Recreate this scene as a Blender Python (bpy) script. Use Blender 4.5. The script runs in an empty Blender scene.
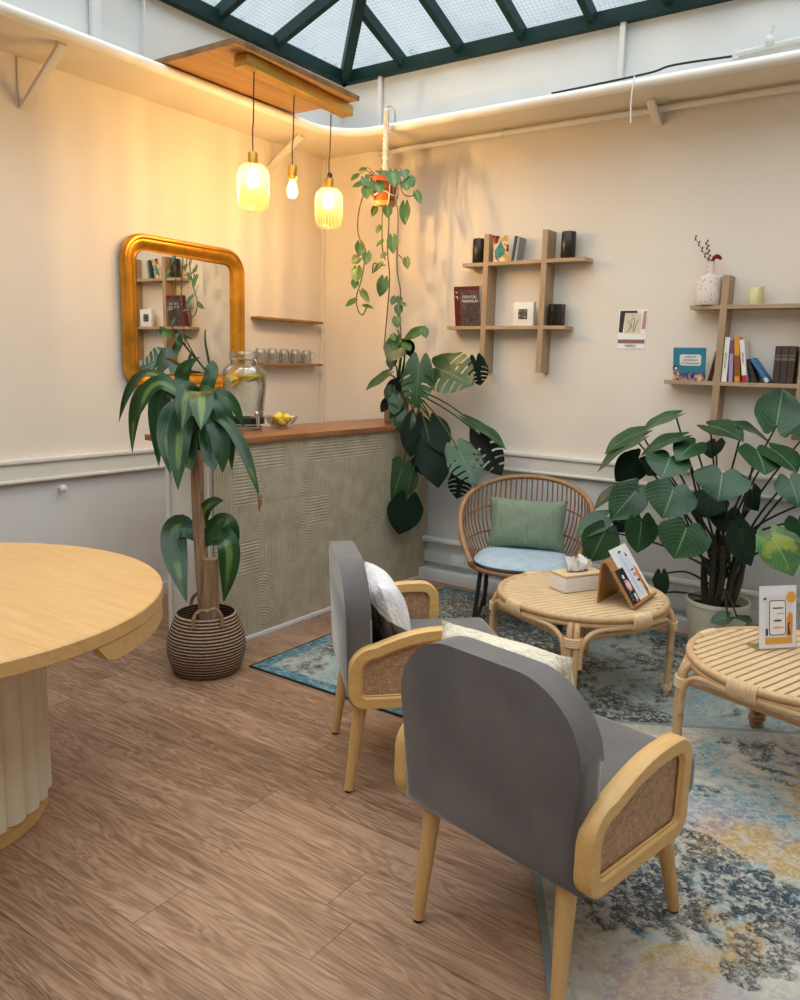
import bpy, bmesh, math, random
from mathutils import Vector, Matrix, Euler
random.seed(7)
C = bpy.context.scene.collection
S = bpy.context.scene
PI = math.pi
V3 = Vector

# ------------------------------------------------------------------ camera, world, sun, exposure
cam_data = bpy.data.cameras.new('camera')
cam = bpy.data.objects.new('camera', cam_data)
C.objects.link(cam)
YAW, PITCH, ROLL = 0.608951, 0.169239, 0.0270463
fw = V3((-math.sin(YAW) * math.cos(PITCH), math.cos(YAW) * math.cos(PITCH), -math.sin(PITCH)))
rt = V3((math.cos(YAW), math.sin(YAW), 0))
up = rt.cross(fw)
r2 = rt * math.cos(ROLL) + up * math.sin(ROLL)
u2 = up * math.cos(ROLL) - rt * math.sin(ROLL)
m = Matrix(((r2.x, u2.x, -fw.x, 4.04), (r2.y, u2.y, -fw.y, -4.70), (r2.z, u2.z, -fw.z, 1.5), (0, 0, 0, 1)))
cam.matrix_world = m
cam_data.sensor_fit = 'HORIZONTAL'
cam_data.sensor_width = 36.0
cam_data.lens = 36.0 * 801.15 / 800.0
cam_data.clip_start = 0.05
S.camera = cam
S.view_settings.view_transform = 'Standard'
S.view_settings.look = 'None'
S.view_settings.exposure = 0.0
S.view_settings.gamma = 1.0
S.view_settings.use_curve_mapping = False

world = bpy.data.worlds.new('overcast_sky')
S.world = world
world.use_nodes = True
bg = world.node_tree.nodes['Background']
bg.inputs[0].default_value = (0.86, 0.94, 1.0, 1)
bg.inputs[1].default_value = 1.0

sun_data = bpy.data.lights.new('overcast_daylight', 'SUN')
sun_data.energy = 7.6
sun_data.angle = math.radians(115)
sun_data.color = (0.985, 0.985, 1.0)
sun = bpy.data.objects.new('overcast_daylight', sun_data)
C.objects.link(sun)
sun.rotation_euler = Euler((math.radians(14), math.radians(6), 0))
BULB_STRENGTH = 2700.0
BULB_COLOR = (1.0, 0.69, 0.33)

# ------------------------------------------------------------------ materials
def hexc(h):
    def l(c):
        c /= 255
        return c / 12.92 if c <= 0.04045 else ((c + 0.055) / 1.055) ** 2.4
    return (l(int(h[0:2], 16)), l(int(h[2:4], 16)), l(int(h[4:6], 16)), 1.0)

class NG:
    """small helper around one node tree"""
    def __init__(self, name):
        self.mat = bpy.data.materials.new(name)
        self.mat.use_nodes = True
        self.t = self.mat.node_tree
        self.b = self.t.nodes['Principled BSDF']
        self.o = self.t.nodes['Material Output']
        self._tc = None
    def new(self, k, **kw):
        n = self.t.nodes.new(k)
        for a, v in kw.items():
            setattr(n, a, v)
        return n
    def put(self, sock, v):
        if hasattr(v, 'is_output') or isinstance(v, bpy.types.NodeSocket):
            self.t.links.new(v, sock)
        else:
            sock.default_value = v
    def tc(self, k='Object'):
        if self._tc is None:
            self._tc = self.new('ShaderNodeTexCoord')
        return self._tc.outputs[k]
    def m(self, op, a, b=0.0, c=None, clamp=False):
        n = self.new('ShaderNodeMath', operation=op, use_clamp=clamp)
        self.put(n.inputs[0], a)
        self.put(n.inputs[1], b)
        if c is not None:
            self.put(n.inputs[2], c)
        return n.outputs[0]
    def sep(self, v):
        n = self.new('ShaderNodeSeparateXYZ')
        self.put(n.inputs[0], v)
        return n.outputs
    def com(self, x, y, z):
        n = self.new('ShaderNodeCombineXYZ')
        for i, q in enumerate((x, y, z)):
            self.put(n.inputs[i], q)
        return n.outputs[0]
    def map(self, v, loc=(0, 0, 0), rot=(0, 0, 0), scale=(1, 1, 1)):
        n = self.new('ShaderNodeMapping')
        self.put(n.inputs[0], v)
        n.inputs[1].default_value = loc
        n.inputs[2].default_value = rot
        n.inputs[3].default_value = scale
        return n.outputs[0]
    def noise(self, v, scale=5, detail=3, rough=0.5, dist=0.0):
        n = self.new('ShaderNodeTexNoise')
        self.put(n.inputs['Vector'], v)
        n.inputs['Scale'].default_value = scale
        n.inputs['Detail'].default_value = detail
        n.inputs['Roughness'].default_value = rough
        n.inputs['Distortion'].default_value = dist
        return n.outputs['Fac']
    def white(self, v):
        n = self.new('ShaderNodeTexWhiteNoise', noise_dimensions='3D')
        self.put(n.inputs['Vector'], v)
        return n.outputs['Value']
    def ramp(self, f, stops):
        n = self.new('ShaderNodeValToRGB')
        self.put(n.inputs[0], f)
        e = n.color_ramp.elements
        while len(e) > 1:
            e.remove(e[-1])
        e[0].position, e[0].color = stops[0]
        for p, c in stops[1:]:
            k = e.new(p)
            k.color = c
        return n.outputs[0]
    def step(self, f, a, b):
        n = self.new('ShaderNodeMapRange', clamp=True, interpolation_type='SMOOTHSTEP')
        self.put(n.inputs[0], f)
        n.inputs[1].default_value = a
        n.inputs[2].default_value = b
        return n.outputs[0]
    def mix(self, f, a, b):
        n = self.new('ShaderNodeMix', data_type='RGBA')
        self.put(n.inputs[0], f)
        self.put(n.inputs[6], a)
        self.put(n.inputs[7], b)
        return n.outputs[2]
    def bump(self, h, strength=0.3, dist=0.01):
        n = self.new('ShaderNodeBump')
        self.put(n.inputs['Height'], h)
        n.inputs['Strength'].default_value = strength
        n.inputs['Distance'].default_value = dist
        self.t.links.new(n.outputs[0], self.b.inputs['Normal'])
    def fin(self, color=None, rough=0.5, metal=0.0, spec=0.5):
        if color is not None:
            self.put(self.b.inputs['Base Color'], color)
        self.put(self.b.inputs['Roughness'], rough)
        self.b.inputs['Metallic'].default_value = metal
        self.b.inputs['Specular IOR Level'].default_value = spec
        return self.mat

def plain(name, h, rough=0.6, metal=0.0, var=0.05, scale=6, spec=0.5, bump=0.0):
    g = NG(name)
    c = hexc(h)
    n = g.noise(g.tc(), scale, 4)
    lo = tuple(x * (1 - var * 2) for x in c[:3]) + (1,)
    hi = tuple(min(1, x * (1 + var * 2)) for x in c[:3]) + (1,)
    col = g.ramp(n, [(0.3, lo), (0.7, hi)])
    if bump:
        g.bump(g.noise(g.tc(), scale * 12, 3), bump, 0.004)
    return g.fin(col, rough, metal, spec)

def wood(name, light, dark, axis=(1, 0, 0), scale=1.0, rough=0.5, contrast=0.5, rot=(0, 0, 0)):
    g = NG(name)
    sc = tuple((1.2 if a else 14) * scale for a in axis)
    v = g.map(g.tc(), rot=rot, scale=sc)
    n1 = g.noise(v, 2.2, 6, 0.62, 0.6)
    n2 = g.noise(g.map(g.tc(), rot=rot, scale=tuple(s * 5 for s in sc)), 2, 3)
    f = g.m('ADD', g.m('MULTIPLY', n1, 0.75), g.m('MULTIPLY', n2, 0.25))
    lo, hi = 0.5 - 0.22 / max(contrast, .05) * .5, 0.5 + 0.22 / max(contrast, .05) * .5
    col = g.ramp(f, [(max(0, lo), hexc(dark)), (min(1, hi), hexc(light))])
    g.bump(n2, 0.08, 0.003)
    return g.fin(col, rough)

def glassy(name, tint=(0.93, 0.96, 0.95), refl=0.10, rough=0.03, frost=0.0, frost_col=(1, 1, 1, 1)):
    g = NG(name)
    g.t.nodes.remove(g.b)
    tr = g.new('ShaderNodeBsdfTransparent')
    tr.inputs[0].default_value = (*tint, 1)
    gl = g.new('ShaderNodeBsdfGlossy')
    gl.inputs['Roughness'].default_value = rough
    lw = g.new('ShaderNodeLayerWeight')
    lw.inputs[0].default_value = 0.35
    f = g.m('ADD', g.m('MULTIPLY', lw.outputs['Fresnel'], 0.5), refl * 0.4, clamp=True)
    mx = g.new('ShaderNodeMixShader')
    g.t.links.new(f, mx.inputs[0])
    g.t.links.new(tr.outputs[0], mx.inputs[1])
    g.t.links.new(gl.outputs[0], mx.inputs[2])
    out = mx
    if frost:
        tl = g.new('ShaderNodeBsdfTranslucent')
        tl.inputs[0].default_value = frost_col
        m2 = g.new('ShaderNodeMixShader')
        m2.inputs[0].default_value = frost
        g.t.links.new(mx.outputs[0], m2.inputs[1])
        g.t.links.new(tl.outputs[0], m2.inputs[2])
        out = m2
    g.t.links.new(out.outputs[0], g.o.inputs[0])
    return g.mat

def emit(name, col, s):
    g = NG(name)
    g.b.inputs['Base Color'].default_value = (*col, 1)
    g.b.inputs['Emission Color'].default_value = (*col, 1)
    g.b.inputs['Emission Strength'].default_value = s
    return g.mat

def floor_mat():
    g = NG('plank_floor')
    x, y, z = g.sep(g.tc())
    pw, pl = 0.185, 1.25
    row = g.m('FLOOR', g.m('DIVIDE', y, pw))
    off = g.white(g.com(row, 3.3, 0))
    xs = g.m('ADD', g.m('DIVIDE', x, pl), g.m('MULTIPLY', off, 5.0))
    colm = g.m('FLOOR', xs)
    rnd = g.white(g.com(row, colm, 1.7))
    fy = g.m('FRACT', g.m('DIVIDE', y, pw))
    fx = g.m('FRACT', xs)
    ey = g.m('MINIMUM', fy, g.m('SUBTRACT', 1.0, fy))
    ex = g.m('MINIMUM', fx, g.m('SUBTRACT', 1.0, fx))
    seam = g.m('MINIMUM', g.step(ey, 0.0, 0.009), g.step(ex, 0.0, 0.0016))
    # cathedral grain
    gv = g.com(g.m('ADD', g.m('MULTIPLY', x, 1.3), g.m('MULTIPLY', rnd, 31)), g.m('ADD', g.m('MULTIPLY', y, 10), g.m('MULTIPLY', rnd, 17)), rnd)
    warp = g.noise(gv, 1.2, 3, 0.55, 0.9)
    rings = g.m('ADD', g.m('MULTIPLY', g.m('SINE', g.m('MULTIPLY', warp, 62.0)), 0.5), 0.5)
    fine = g.noise(g.com(g.m('MULTIPLY', x, 6), g.m('MULTIPLY', y, 130), rnd), 1.0, 3, 0.6)
    mid = g.noise(g.com(g.m('MULTIPLY', x, 2.2), g.m('MULTIPLY', y, 24), rnd), 1.0, 5, 0.65, 0.5)
    f = g.m('ADD', g.m('MULTIPLY', rings, 0.14), g.m('ADD', g.m('MULTIPLY', fine, 0.36), g.m('MULTIPLY', mid, 0.50)))
    f = g.m('ADD', f, g.m('MULTIPLY', g.m('SUBTRACT', rnd, 0.5), 0.12))
    col = g.ramp(f, [(0.24, hexc('5C4434')), (0.42, hexc('87674F')), (0.56, hexc('A07E65')), (0.74, hexc('B8977C'))])
    col = g.mix(seam, hexc('4E3C30'), col)
    g.bump(g.m('ADD', g.m('MULTIPLY', f, 0.4), seam), 0.15, 0.004)
    return g.fin(col, g.m('ADD', 0.36, g.m('MULTIPLY', fine, 0.18)), 0, 0.4)

def rug_mat(name, kind, hx, hy):
    g = NG(name)
    v = g.tc()
    x, y, z = g.sep(v)
    big = g.noise(v, 1.5, 3, 0.55, 0.8)
    big2 = g.noise(g.map(v, loc=(5, 3, 1)), 2.0, 3, 0.6, 1.2)
    big3 = g.noise(g.map(v, loc=(9, 7, 2)), 2.6, 2, 0.5, 0.5)
    spk = g.noise(v, 55, 4, 0.75)
    spk2 = g.noise(g.map(v, loc=(3, 8, 0)), 24, 5, 0.75, 1.5)
    weave = g.noise(g.map(v, scale=(30, 160, 1)), 4, 2)
    # a worn medallion pattern: warped concentric scallops
    wx = g.m('ADD', x, g.m('MULTIPLY', g.m('SUBTRACT', spk2, .5), .10))
    wy = g.m('ADD', y, g.m('MULTIPLY', g.m('SUBTRACT', spk, .5), .06))
    cx = g.m('SUBTRACT', g.m('FRACT', g.m('ADD', g.m('DIVIDE', wx, 0.66), 0.23)), 0.5)
    cy = g.m('SUBTRACT', g.m('FRACT', g.m('ADD', g.m('DIVIDE', wy, 0.66), 0.4)), 0.5)
    rad = g.m('SQRT', g.m('ADD', g.m('MULTIPLY', cx, cx), g.m('MULTIPLY', cy, cy)))
    ang = g.m('ARCTAN2', cy, cx)
    pet = g.m('ADD', rad, g.m('MULTIPLY', g.m('SINE', g.m('MULTIPLY', ang, 8)), 0.035))
    ring = g.m('ADD', g.m('MULTIPLY', g.m('SINE', g.m('MULTIPLY', pet, 48)), 0.5), 0.5)
    worn = g.step(g.m('ADD', g.m('MULTIPLY', spk2, 0.7), g.m('MULTIPLY', spk, 0.3)), 0.42, 0.60)
    if kind == 'teal':
        base = g.ramp(big, [(0.32, hexc('87999A')), (0.5, hexc('A7A79C')), (0.68, hexc('BDB7A6'))])
        teal = g.m('MULTIPLY', g.step(big2, 0.44, 0.58), worn)
        col = g.mix(g.m('MULTIPLY', teal, 0.6), base, hexc('537A82'))
        blot = g.step(g.m('ADD', big, g.m('MULTIPLY', g.m('SUBTRACT', ring, 0.5), 0.05)), 0.435, 0.53)
        grit = g.step(g.m('ADD', g.m('MULTIPLY', spk2, 0.55), g.m('MULTIPLY', spk, 0.45)), 0.40, 0.54)
        col = g.mix(g.m('MULTIPLY', g.m('MULTIPLY', blot, grit), 0.9), col, hexc('232A2C'))
        fleck = g.m('MULTIPLY', g.step(spk, 0.53, 0.64), g.step(spk2, 0.42, 0.56))
        col = g.mix(g.m('MULTIPLY', fleck, 0.75), col, hexc('3E4A4E'))
        pale = g.m('MULTIPLY', g.step(spk2, 0.54, 0.64), g.step(big3, 0.4, 0.6))
        col = g.mix(g.m('MULTIPLY', pale, 0.6), col, hexc('CFCABB'))
        # border bands
        ax = g.m('SUBTRACT', hx, g.m('ABSOLUTE', x))
        ay = g.m('SUBTRACT', hy, g.m('ABSOLUTE', y))
        d = g.m('MINIMUM', ax, ay)
        band = g.m('MULTIPLY', g.step(d, 0.0, 0.01), g.m('SUBTRACT', 1.0, g.step(d, 0.075, 0.085)))
        bcol = g.ramp(spk2, [(0.35, hexc('2C474E')), (0.52, hexc('587C84')), (0.66, hexc('93A5A2'))])
        col = g.mix(band, col, bcol)
        edge = g.m('SUBTRACT', 1.0, g.step(d, 0.008, 0.014))
        col = g.mix(edge, col, hexc('1E2E36'))
    else:
        base = g.ramp(spk2, [(0.3, hexc('A3A39C')), (0.5, hexc('C4BFB3')), (0.7, hexc('D6D0C3'))])
        grit = g.step(g.m('ADD', g.m('MULTIPLY', spk2, 0.55), g.m('MULTIPLY', spk, 0.45)), 0.40, 0.55)
        t1 = g.m('MULTIPLY', g.step(g.m('ADD', big2, g.m('MULTIPLY', ring, 0.06)), 0.46, 0.56), worn)
        col = g.mix(g.m('MULTIPLY', t1, 0.9), base, hexc('4E8EA0'))
        oc = g.m('MULTIPLY', g.step(g.m('ADD', big3, g.m('MULTIPLY', ring, 0.06)), 0.535, 0.61), grit)
        col = g.mix(g.m('MULTIPLY', oc, 0.85), col, hexc('BC9240'))
        mv = g.m('MULTIPLY', g.step(g.noise(g.map(v, loc=(2, 13, 0)), 2.4, 2), 0.50, 0.60), worn)
        col = g.mix(g.m('MULTIPLY', mv, 0.7), col, hexc('9C8AA2'))
        blot = g.step(g.m('ADD', big, g.m('MULTIPLY', g.m('SUBTRACT', ring, 0.5), 0.07)), 0.525, 0.575)
        col = g.mix(g.m('MULTIPLY', g.m('MULTIPLY', blot, grit), 0.92), col, hexc('262C34'))
        fleck = g.m('MULTIPLY', g.step(spk, 0.56, 0.66), g.step(spk2, 0.46, 0.60))
        col = g.mix(g.m('MULTIPLY', fleck, 0.7), col, hexc('5A666C'))
        pale = g.m('MULTIPLY', g.step(spk, 0.52, 0.64), g.step(big2, 0.6, 0.4))
        col = g.mix(g.m('MULTIPLY', pale, 0.4), col, hexc('DDD8CC'))
        fl = g.m('MULTIPLY', g.step(ring, 0.8, 0.95), g.step(spk, 0.5, 0.6))
        col = g.mix(g.m('MULTIPLY', fl, 0.35), col, hexc('6F8C94'))
        ax = g.m('SUBTRACT', hx, g.m('ABSOLUTE', x))
        ay = g.m('SUBTRACT', hy, g.m('ABSOLUTE', y))
        d = g.m('MINIMUM', ax, ay)
        b2 = g.m('SUBTRACT', 1.0, g.step(d, 0.07, 0.16))
        col = g.mix(g.m('MULTIPLY', b2, 0.7), col, g.ramp(spk2, [(0.35, hexc('8F8E86')), (0.6, hexc('BDB7AA'))]))
        edge = g.m('SUBTRACT', 1.0, g.step(d, 0.02, 0.026))
        col = g.mix(edge, col, hexc('7F8888'))
    g.bump(g.m('ADD', spk, weave), 0.35, 0.004)
    return g.fin(col, 0.95, 0, 0.15)

def tile_mat():
    """sage plaster tiles in low relief: every tile holds arcs or straight flutes"""
    g = NG('relief_tiles')
    x, y, z = g.sep(g.tc())
    s = 0.185
    u = g.m('DIVIDE', y, s)
    w = g.m('DIVIDE', z, s)
    cu, cw = g.m('FLOOR', u), g.m('FLOOR', w)
    fu, fw_ = g.m('FRACT', u), g.m('FRACT', w)
    r1 = g.white(g.com(cu, cw, 0.5))
    r2_ = g.white(g.com(cu, cw, 4.5))
    # arcs centred on one corner (pairs of tiles make half rounds)
    par = g.m('MODULO', g.m('ABSOLUTE', cu), 2.0)
    au = g.m('ADD', g.m('MULTIPLY', par, fu), g.m('MULTIPLY', g.m('SUBTRACT', 1.0, par), g.m('SUBTRACT', 1.0, fu)))
    vert = g.m('GREATER_THAN', g.white(g.com(g.m('FLOOR', g.m('DIVIDE', g.m('ADD', u, 1.0), 2.0)), cw, 2.2)), 0.5)
    aw = g.m('ADD', g.m('MULTIPLY', vert, fw_), g.m('MULTIPLY', g.m('SUBTRACT', 1.0, vert), g.m('SUBTRACT', 1.0, fw_)))
    rad = g.m('SQRT', g.m('ADD', g.m('MULTIPLY', au, au), g.m('MULTIPLY', aw, aw)))
    arcs = g.m('MULTIPLY', g.m('SINE', g.m('MULTIPLY', rad, 72)), g.m('SUBTRACT', 1.0, g.step(rad, 0.93, 0.99)))
    hor = g.m('SINE', g.m('MULTIPLY', fw_, 66))
    ver = g.m('SINE', g.m('MULTIPLY', fu, 66))
    k1 = g.m('GREATER_THAN', g.white(g.com(g.m('FLOOR', g.m('DIVIDE', g.m('ADD', u, 1.0), 2.0)), cw, 7.2)), 0.45)
    k2 = g.m('GREATER_THAN', r2_, 0.5)
    lin = g.m('ADD', g.m('MULTIPLY', k2, hor), g.m('MULTIPLY', g.m('SUBTRACT', 1.0, k2), ver))
    h = g.m('ADD', g.m('MULTIPLY', k1, arcs), g.m('MULTIPLY', g.m('SUBTRACT', 1.0, k1), lin))
    eu = g.m('MINIMUM', fu, g.m('SUBTRACT', 1.0, fu))
    ew = g.m('MINIMUM', fw_, g.m('SUBTRACT', 1.0, fw_))
    jt = g.step(g.m('MINIMUM', eu, ew), 0.0, 0.02)
    hh = g.m('ADD', g.m('MULTIPLY', h, 0.5), g.m('MULTIPLY', jt, .4))
    n = g.noise(g.tc(), 9, 4, 0.6)
    base = g.ramp(n, [(0.3, hexc('998E77')), (0.5, hexc('A89C85')), (0.72, hexc('B7AB93'))])
    col = g.mix(g.m('MULTIPLY', g.m('SUBTRACT', 1.0, jt), 0.12), base, hexc('857E6A'))
    col = g.mix(g.m('MULTIPLY', g.step(h, -0.2, 0.9), 0.30), col, hexc('D3CAB2'))
    g.bump(hh, 0.6, 0.004)
    return g.fin(col, 0.75, 0, 0.3)

def leaf_mat(name, base, vein, rough=0.32, stripe=0.0, stripecol='8FA64A', spots=None, spec=0.5):
    g = NG(name)
    uv = g.sep(g.tc('UV'))
    u, v = uv[0], uv[1]
    t = g.m('ABSOLUTE', g.m('SUBTRACT', u, 0.5))
    mid = g.m('SUBTRACT', 1.0, g.step(t, 0.008, 0.028))
    side = g.m('SINE', g.m('MULTIPLY', g.m('SUBTRACT', v, g.m('MULTIPLY', t, 0.75)), 62))
    sv = g.step(side, 0.55, 1.0)
    n = g.noise(g.tc(), 7, 3)
    b = hexc(base)
    col = g.ramp(n, [(0.3, tuple(c * 0.72 for c in b[:3]) + (1,)), (0.7, tuple(min(1, c * 1.3) for c in b[:3]) + (1,))])
    col = g.mix(g.m('MULTIPLY', sv, 0.11), col, hexc(vein))
    if stripe:
        st = g.m('MULTIPLY', g.m('SUBTRACT', 1.0, g.step(t, 0.08, 0.22)), g.step(g.noise(g.tc(), 4.5, 2), 0.52, 0.62))
        col = g.mix(g.m('MULTIPLY', st, stripe), col, hexc(stripecol))
    col = g.mix(g.m('MULTIPLY', mid, 0.45), col, hexc(vein))
    if spots:
        sp = g.step(g.noise(g.tc(), 10, 3), 0.5, 0.62)
        col = g.mix(g.m('MULTIPLY', sp, 0.7), col, hexc(spots))
    g.bump(g.m('ADD', g.m('MULTIPLY', sv, -0.5), g.m('MULTIPLY', mid, -1.0)), 0.3, 0.004)
    return g.fin(col, rough, 0, spec)

M = {}
def wall_mat(name, a, b, bump):
    g = NG(name)
    n = g.noise(g.tc(), 1.7, 4)
    n2 = g.noise(g.tc(), 45, 3)
    col = g.ramp(n, [(0.3, hexc(a)), (0.7, hexc(b))])
    g.bump(n2, bump, 0.003)
    return g.fin(col, 0.7, 0, 0.25)
M['wall'] = wall_mat('wall_paint_warm_white', 'DFD5C8', 'E5DCD0', 0.08)
M['dado'] = wall_mat('dado_paint_grey', 'D0D1D1', 'D6D7D7', 0.06)
M['rail'] = plain('rail_white_paint', 'DEDCD5', 0.45, var=.02)
M['ledge'] = wall_mat('ledge_paint', 'DED2BE', 'E6DBC8', 0.05)
M['fascia'] = wall_mat('fascia_paint', 'D5D8D9', 'E2E4E4', 0.05)
M['floor'] = floor_mat()
M['green'] = plain('dark_green_iron', '0B2A2A', 0.6, var=.12, spec=.25)
M['pipe'] = plain('white_pipe_paint', 'DEDAD2', 0.4, var=.03)
M['oak'] = wood('table_oak', 'DAB179', 'C5975C', (1, 0, 0), 1.3, 0.42, 0.45)
M['cream_flute'] = plain('cream_flutes', 'E3D6BE', 0.6, var=.03)
M['velvet'] = plain('grey_velvet', '686463', 0.88, var=.10, scale=5, spec=.2)
M['velvet'].node_tree.nodes['Principled BSDF'].inputs['Sheen Weight'].default_value = 0.5
M['velvet'].node_tree.nodes['Principled BSDF'].inputs['Sheen Roughness'].default_value = 0.4
M['beech'] = wood('beech_wood', 'E0B878', 'C79A5A', (0, 1, 0), 1.6, 0.42, 0.4)
M['beech_leg'] = wood('beech_leg_wood', 'DDB57A', 'BE935A', (0, 0, 1), 1.6, 0.42, 0.4)
M['black'] = plain('matt_black_metal', '15161A', 0.4, var=.05)
M['rattan'] = wood('rattan_cane', 'D9B88C', 'B98F62', (0, 0, 1), 1.2, 0.45, 0.35)
M['rattan_slat'] = wood('rattan_slat', 'E2C9A2', 'CDA97C', (1, 0, 0), 1.2, 0.45, 0.4)
M['wicker'] = wood('brown_wicker', 'A87E58', '76543A', (0, 0, 1), 1.5, 0.5, 0.5)
M['shelfwood'] = wood('shelf_oak_veneer', 'B59A7C', '937A5E', (0, 0, 1), 1.4, 0.55, 0.45)
M['shelfwood_h'] = wood('shelf_oak_veneer_level', 'BBA081', '9A8064', (1, 0, 0), 1.4, 0.55, 0.45)
M['worktop'] = wood('oiled_worktop', 'AB7344', '6E4226', (0, 1, 0), 1.2, 0.3, 0.55)
M['boardwood'] = wood('pine_board', 'C2985E', '9A6E3E', (0, 1, 0), 0.9, 0.5, 0.5)
M['ledgewood'] = wood('wall_shelf_wood', 'A97B4A', '7C5530', (0, 1, 0), 1.2, 0.45, 0.5)
M['brass'] = plain('brushed_brass', 'C79A45', 0.32, 0.85, var=.05)
M['cord'] = plain('brown_flex', '3A2418', 0.7)
M['white_plastic'] = plain('white_plastic', 'E4E2DE', 0.4, var=.02)
M['paper'] = plain('white_paper', 'ECE9E6', 0.7, var=.02)
M['soil'] = plain('dark_soil', '2A201A', 0.95, var=.25, scale=30, bump=.6)
M['bark'] = wood('bark', 'AD8A68', '6E5440', (0, 0, 1), 2.5, 0.85, 0.7)
M['stem'] = plain('green_stem', '3C4F22', 0.5, var=.15)
M['darkstem'] = plain('dark_stem', '2B2A1B', 0.55, var=.2)
M['vine'] = plain('vine_stem', '5A4A2A', 0.6, var=.2)
M['philo'] = leaf_mat('heart_leaf', '1A4222', '7FA678', 0.31)
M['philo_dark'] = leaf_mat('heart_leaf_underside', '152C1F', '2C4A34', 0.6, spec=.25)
M['philo_yellow'] = leaf_mat('heart_leaf_yellowing', '35602F', '8FA85A', 0.36, spots='8F9A2F')
M['mon'] = leaf_mat('monstera_leaf', '1B421F', '5F8A5C', 0.32)
M['mon_dark'] = leaf_mat('monstera_leaf_dark', '10241A', '1A3022', 0.6, spec=.2)  # darker, duller green given to some of the leaves
M['poth'] = leaf_mat('pothos_leaf', '335C26', '7E9C4C', 0.38, stripe=.3, stripecol='A9B45A')
M['drac'] = leaf_mat('corn_plant_leaf', '143F18', '3C6B3C', 0.30, stripe=0.5, stripecol='86A048')
M['terra'] = plain('terracotta', 'A8532F', 0.75, var=.1)
M['rope'] = plain('cotton_rope', 'E2D8C4', 0.9, var=.08, scale=40)
M['planter'] = plain('cream_planter', 'CFC9B4', 0.45, var=.04)
M['glass'] = glassy('clear_glass', (0.97, 0.98, 0.975), 0.10)
M['mug_glass'] = glassy('mug_glass', (0.955, 0.96, 0.955), 0.22)
M['water'] = glassy('water', (0.965, 0.975, 0.94), 0.03)
M['lemon'] = plain('lemon_yellow', 'F4D020', 0.45, var=.1, scale=20)
M['chrome'] = plain('chrome', 'C9CBCC', 0.12, 1.0, var=.02)
M['gold'] = plain('antique_gilt', 'C58A2A', 0.33, 0.7, var=.16, scale=9)
M['mirror'] = plain('mirror_silver', 'EDEFEF', 0.01, 1.0, var=0)
M['candle_black'] = plain('black_wax', '1C1814', 0.35, var=.05)
M['candle_cream'] = plain('cream_wax', 'D9D3A0', 0.5, var=.04)
M['smoke_glass'] = glassy('smoked_glass', (0.32, 0.30, 0.28), 0.15)
M['sage'] = plain('sage_velvet', '8C9C84', 0.85, var=.08, scale=8, spec=.2, bump=.1)
M['bluepad'] = plain('pale_blue_linen', 'A9BDCB', 0.9, var=.04, scale=20, spec=.2)
M['creamcush'] = None
M['filament'] = emit('glowing_filament', BULB_COLOR, BULB_STRENGTH)
M['bulb'] = glassy('warm_bulb_glass', (1.0, .93, .78), .05, .05, .10, (1.0, .82, .5, 1))
M['edgelight'] = plain('edge_moulding_paint', 'EDEAE2', 0.4, var=.02)

def cane_mat():
    g = NG('woven_cane')
    x, y, z = g.sep(g.tc())
    a = g.m('SINE', g.m('MULTIPLY', y, 900))
    b = g.m('SINE', g.m('MULTIPLY', z, 900))
    n = g.noise(g.map(g.tc(), scale=(1, 6, 40)), 6, 3)
    n2 = g.noise(g.map(g.tc(), scale=(1, 40, 6)), 6, 3)
    f = g.m('ADD', g.m('MULTIPLY', g.m('MULTIPLY', a, b), 0.22), g.m('ADD', g.m('MULTIPLY', n, 0.5), g.m('MULTIPLY', n2, 0.5)))
    col = g.ramp(f, [(0.26, hexc('6B4C38')), (0.48, hexc('A98262')), (0.70, hexc('D0AC88'))])
    g.bump(f, 0.5, 0.003)
    return g.fin(col, 0.6)
M['cane'] = cane_mat()

def basket_mat():
    g = NG('striped_seagrass')
    x, y, z = g.sep(g.tc())
    rows = g.m('SINE', g.m('MULTIPLY', z, 2 * PI / 0.0150))
    n = g.noise(g.map(g.tc(), scale=(40, 40, 60)), 2, 3)
    f = g.m('ADD', g.m('MULTIPLY', g.m('ADD', g.m('MULTIPLY', rows, 0.5), 0.5), 0.62), g.m('MULTIPLY', n, 0.42))
    col = g.ramp(f, [(0.30, hexc('3A2A23')), (0.55, hexc('735A4A')), (0.85, hexc('B79C80'))])
    g.bump(f, 0.8, 0.006)
    return g.fin(col, 0.9, 0, 0.2)
M['basket'] = basket_mat()

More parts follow.
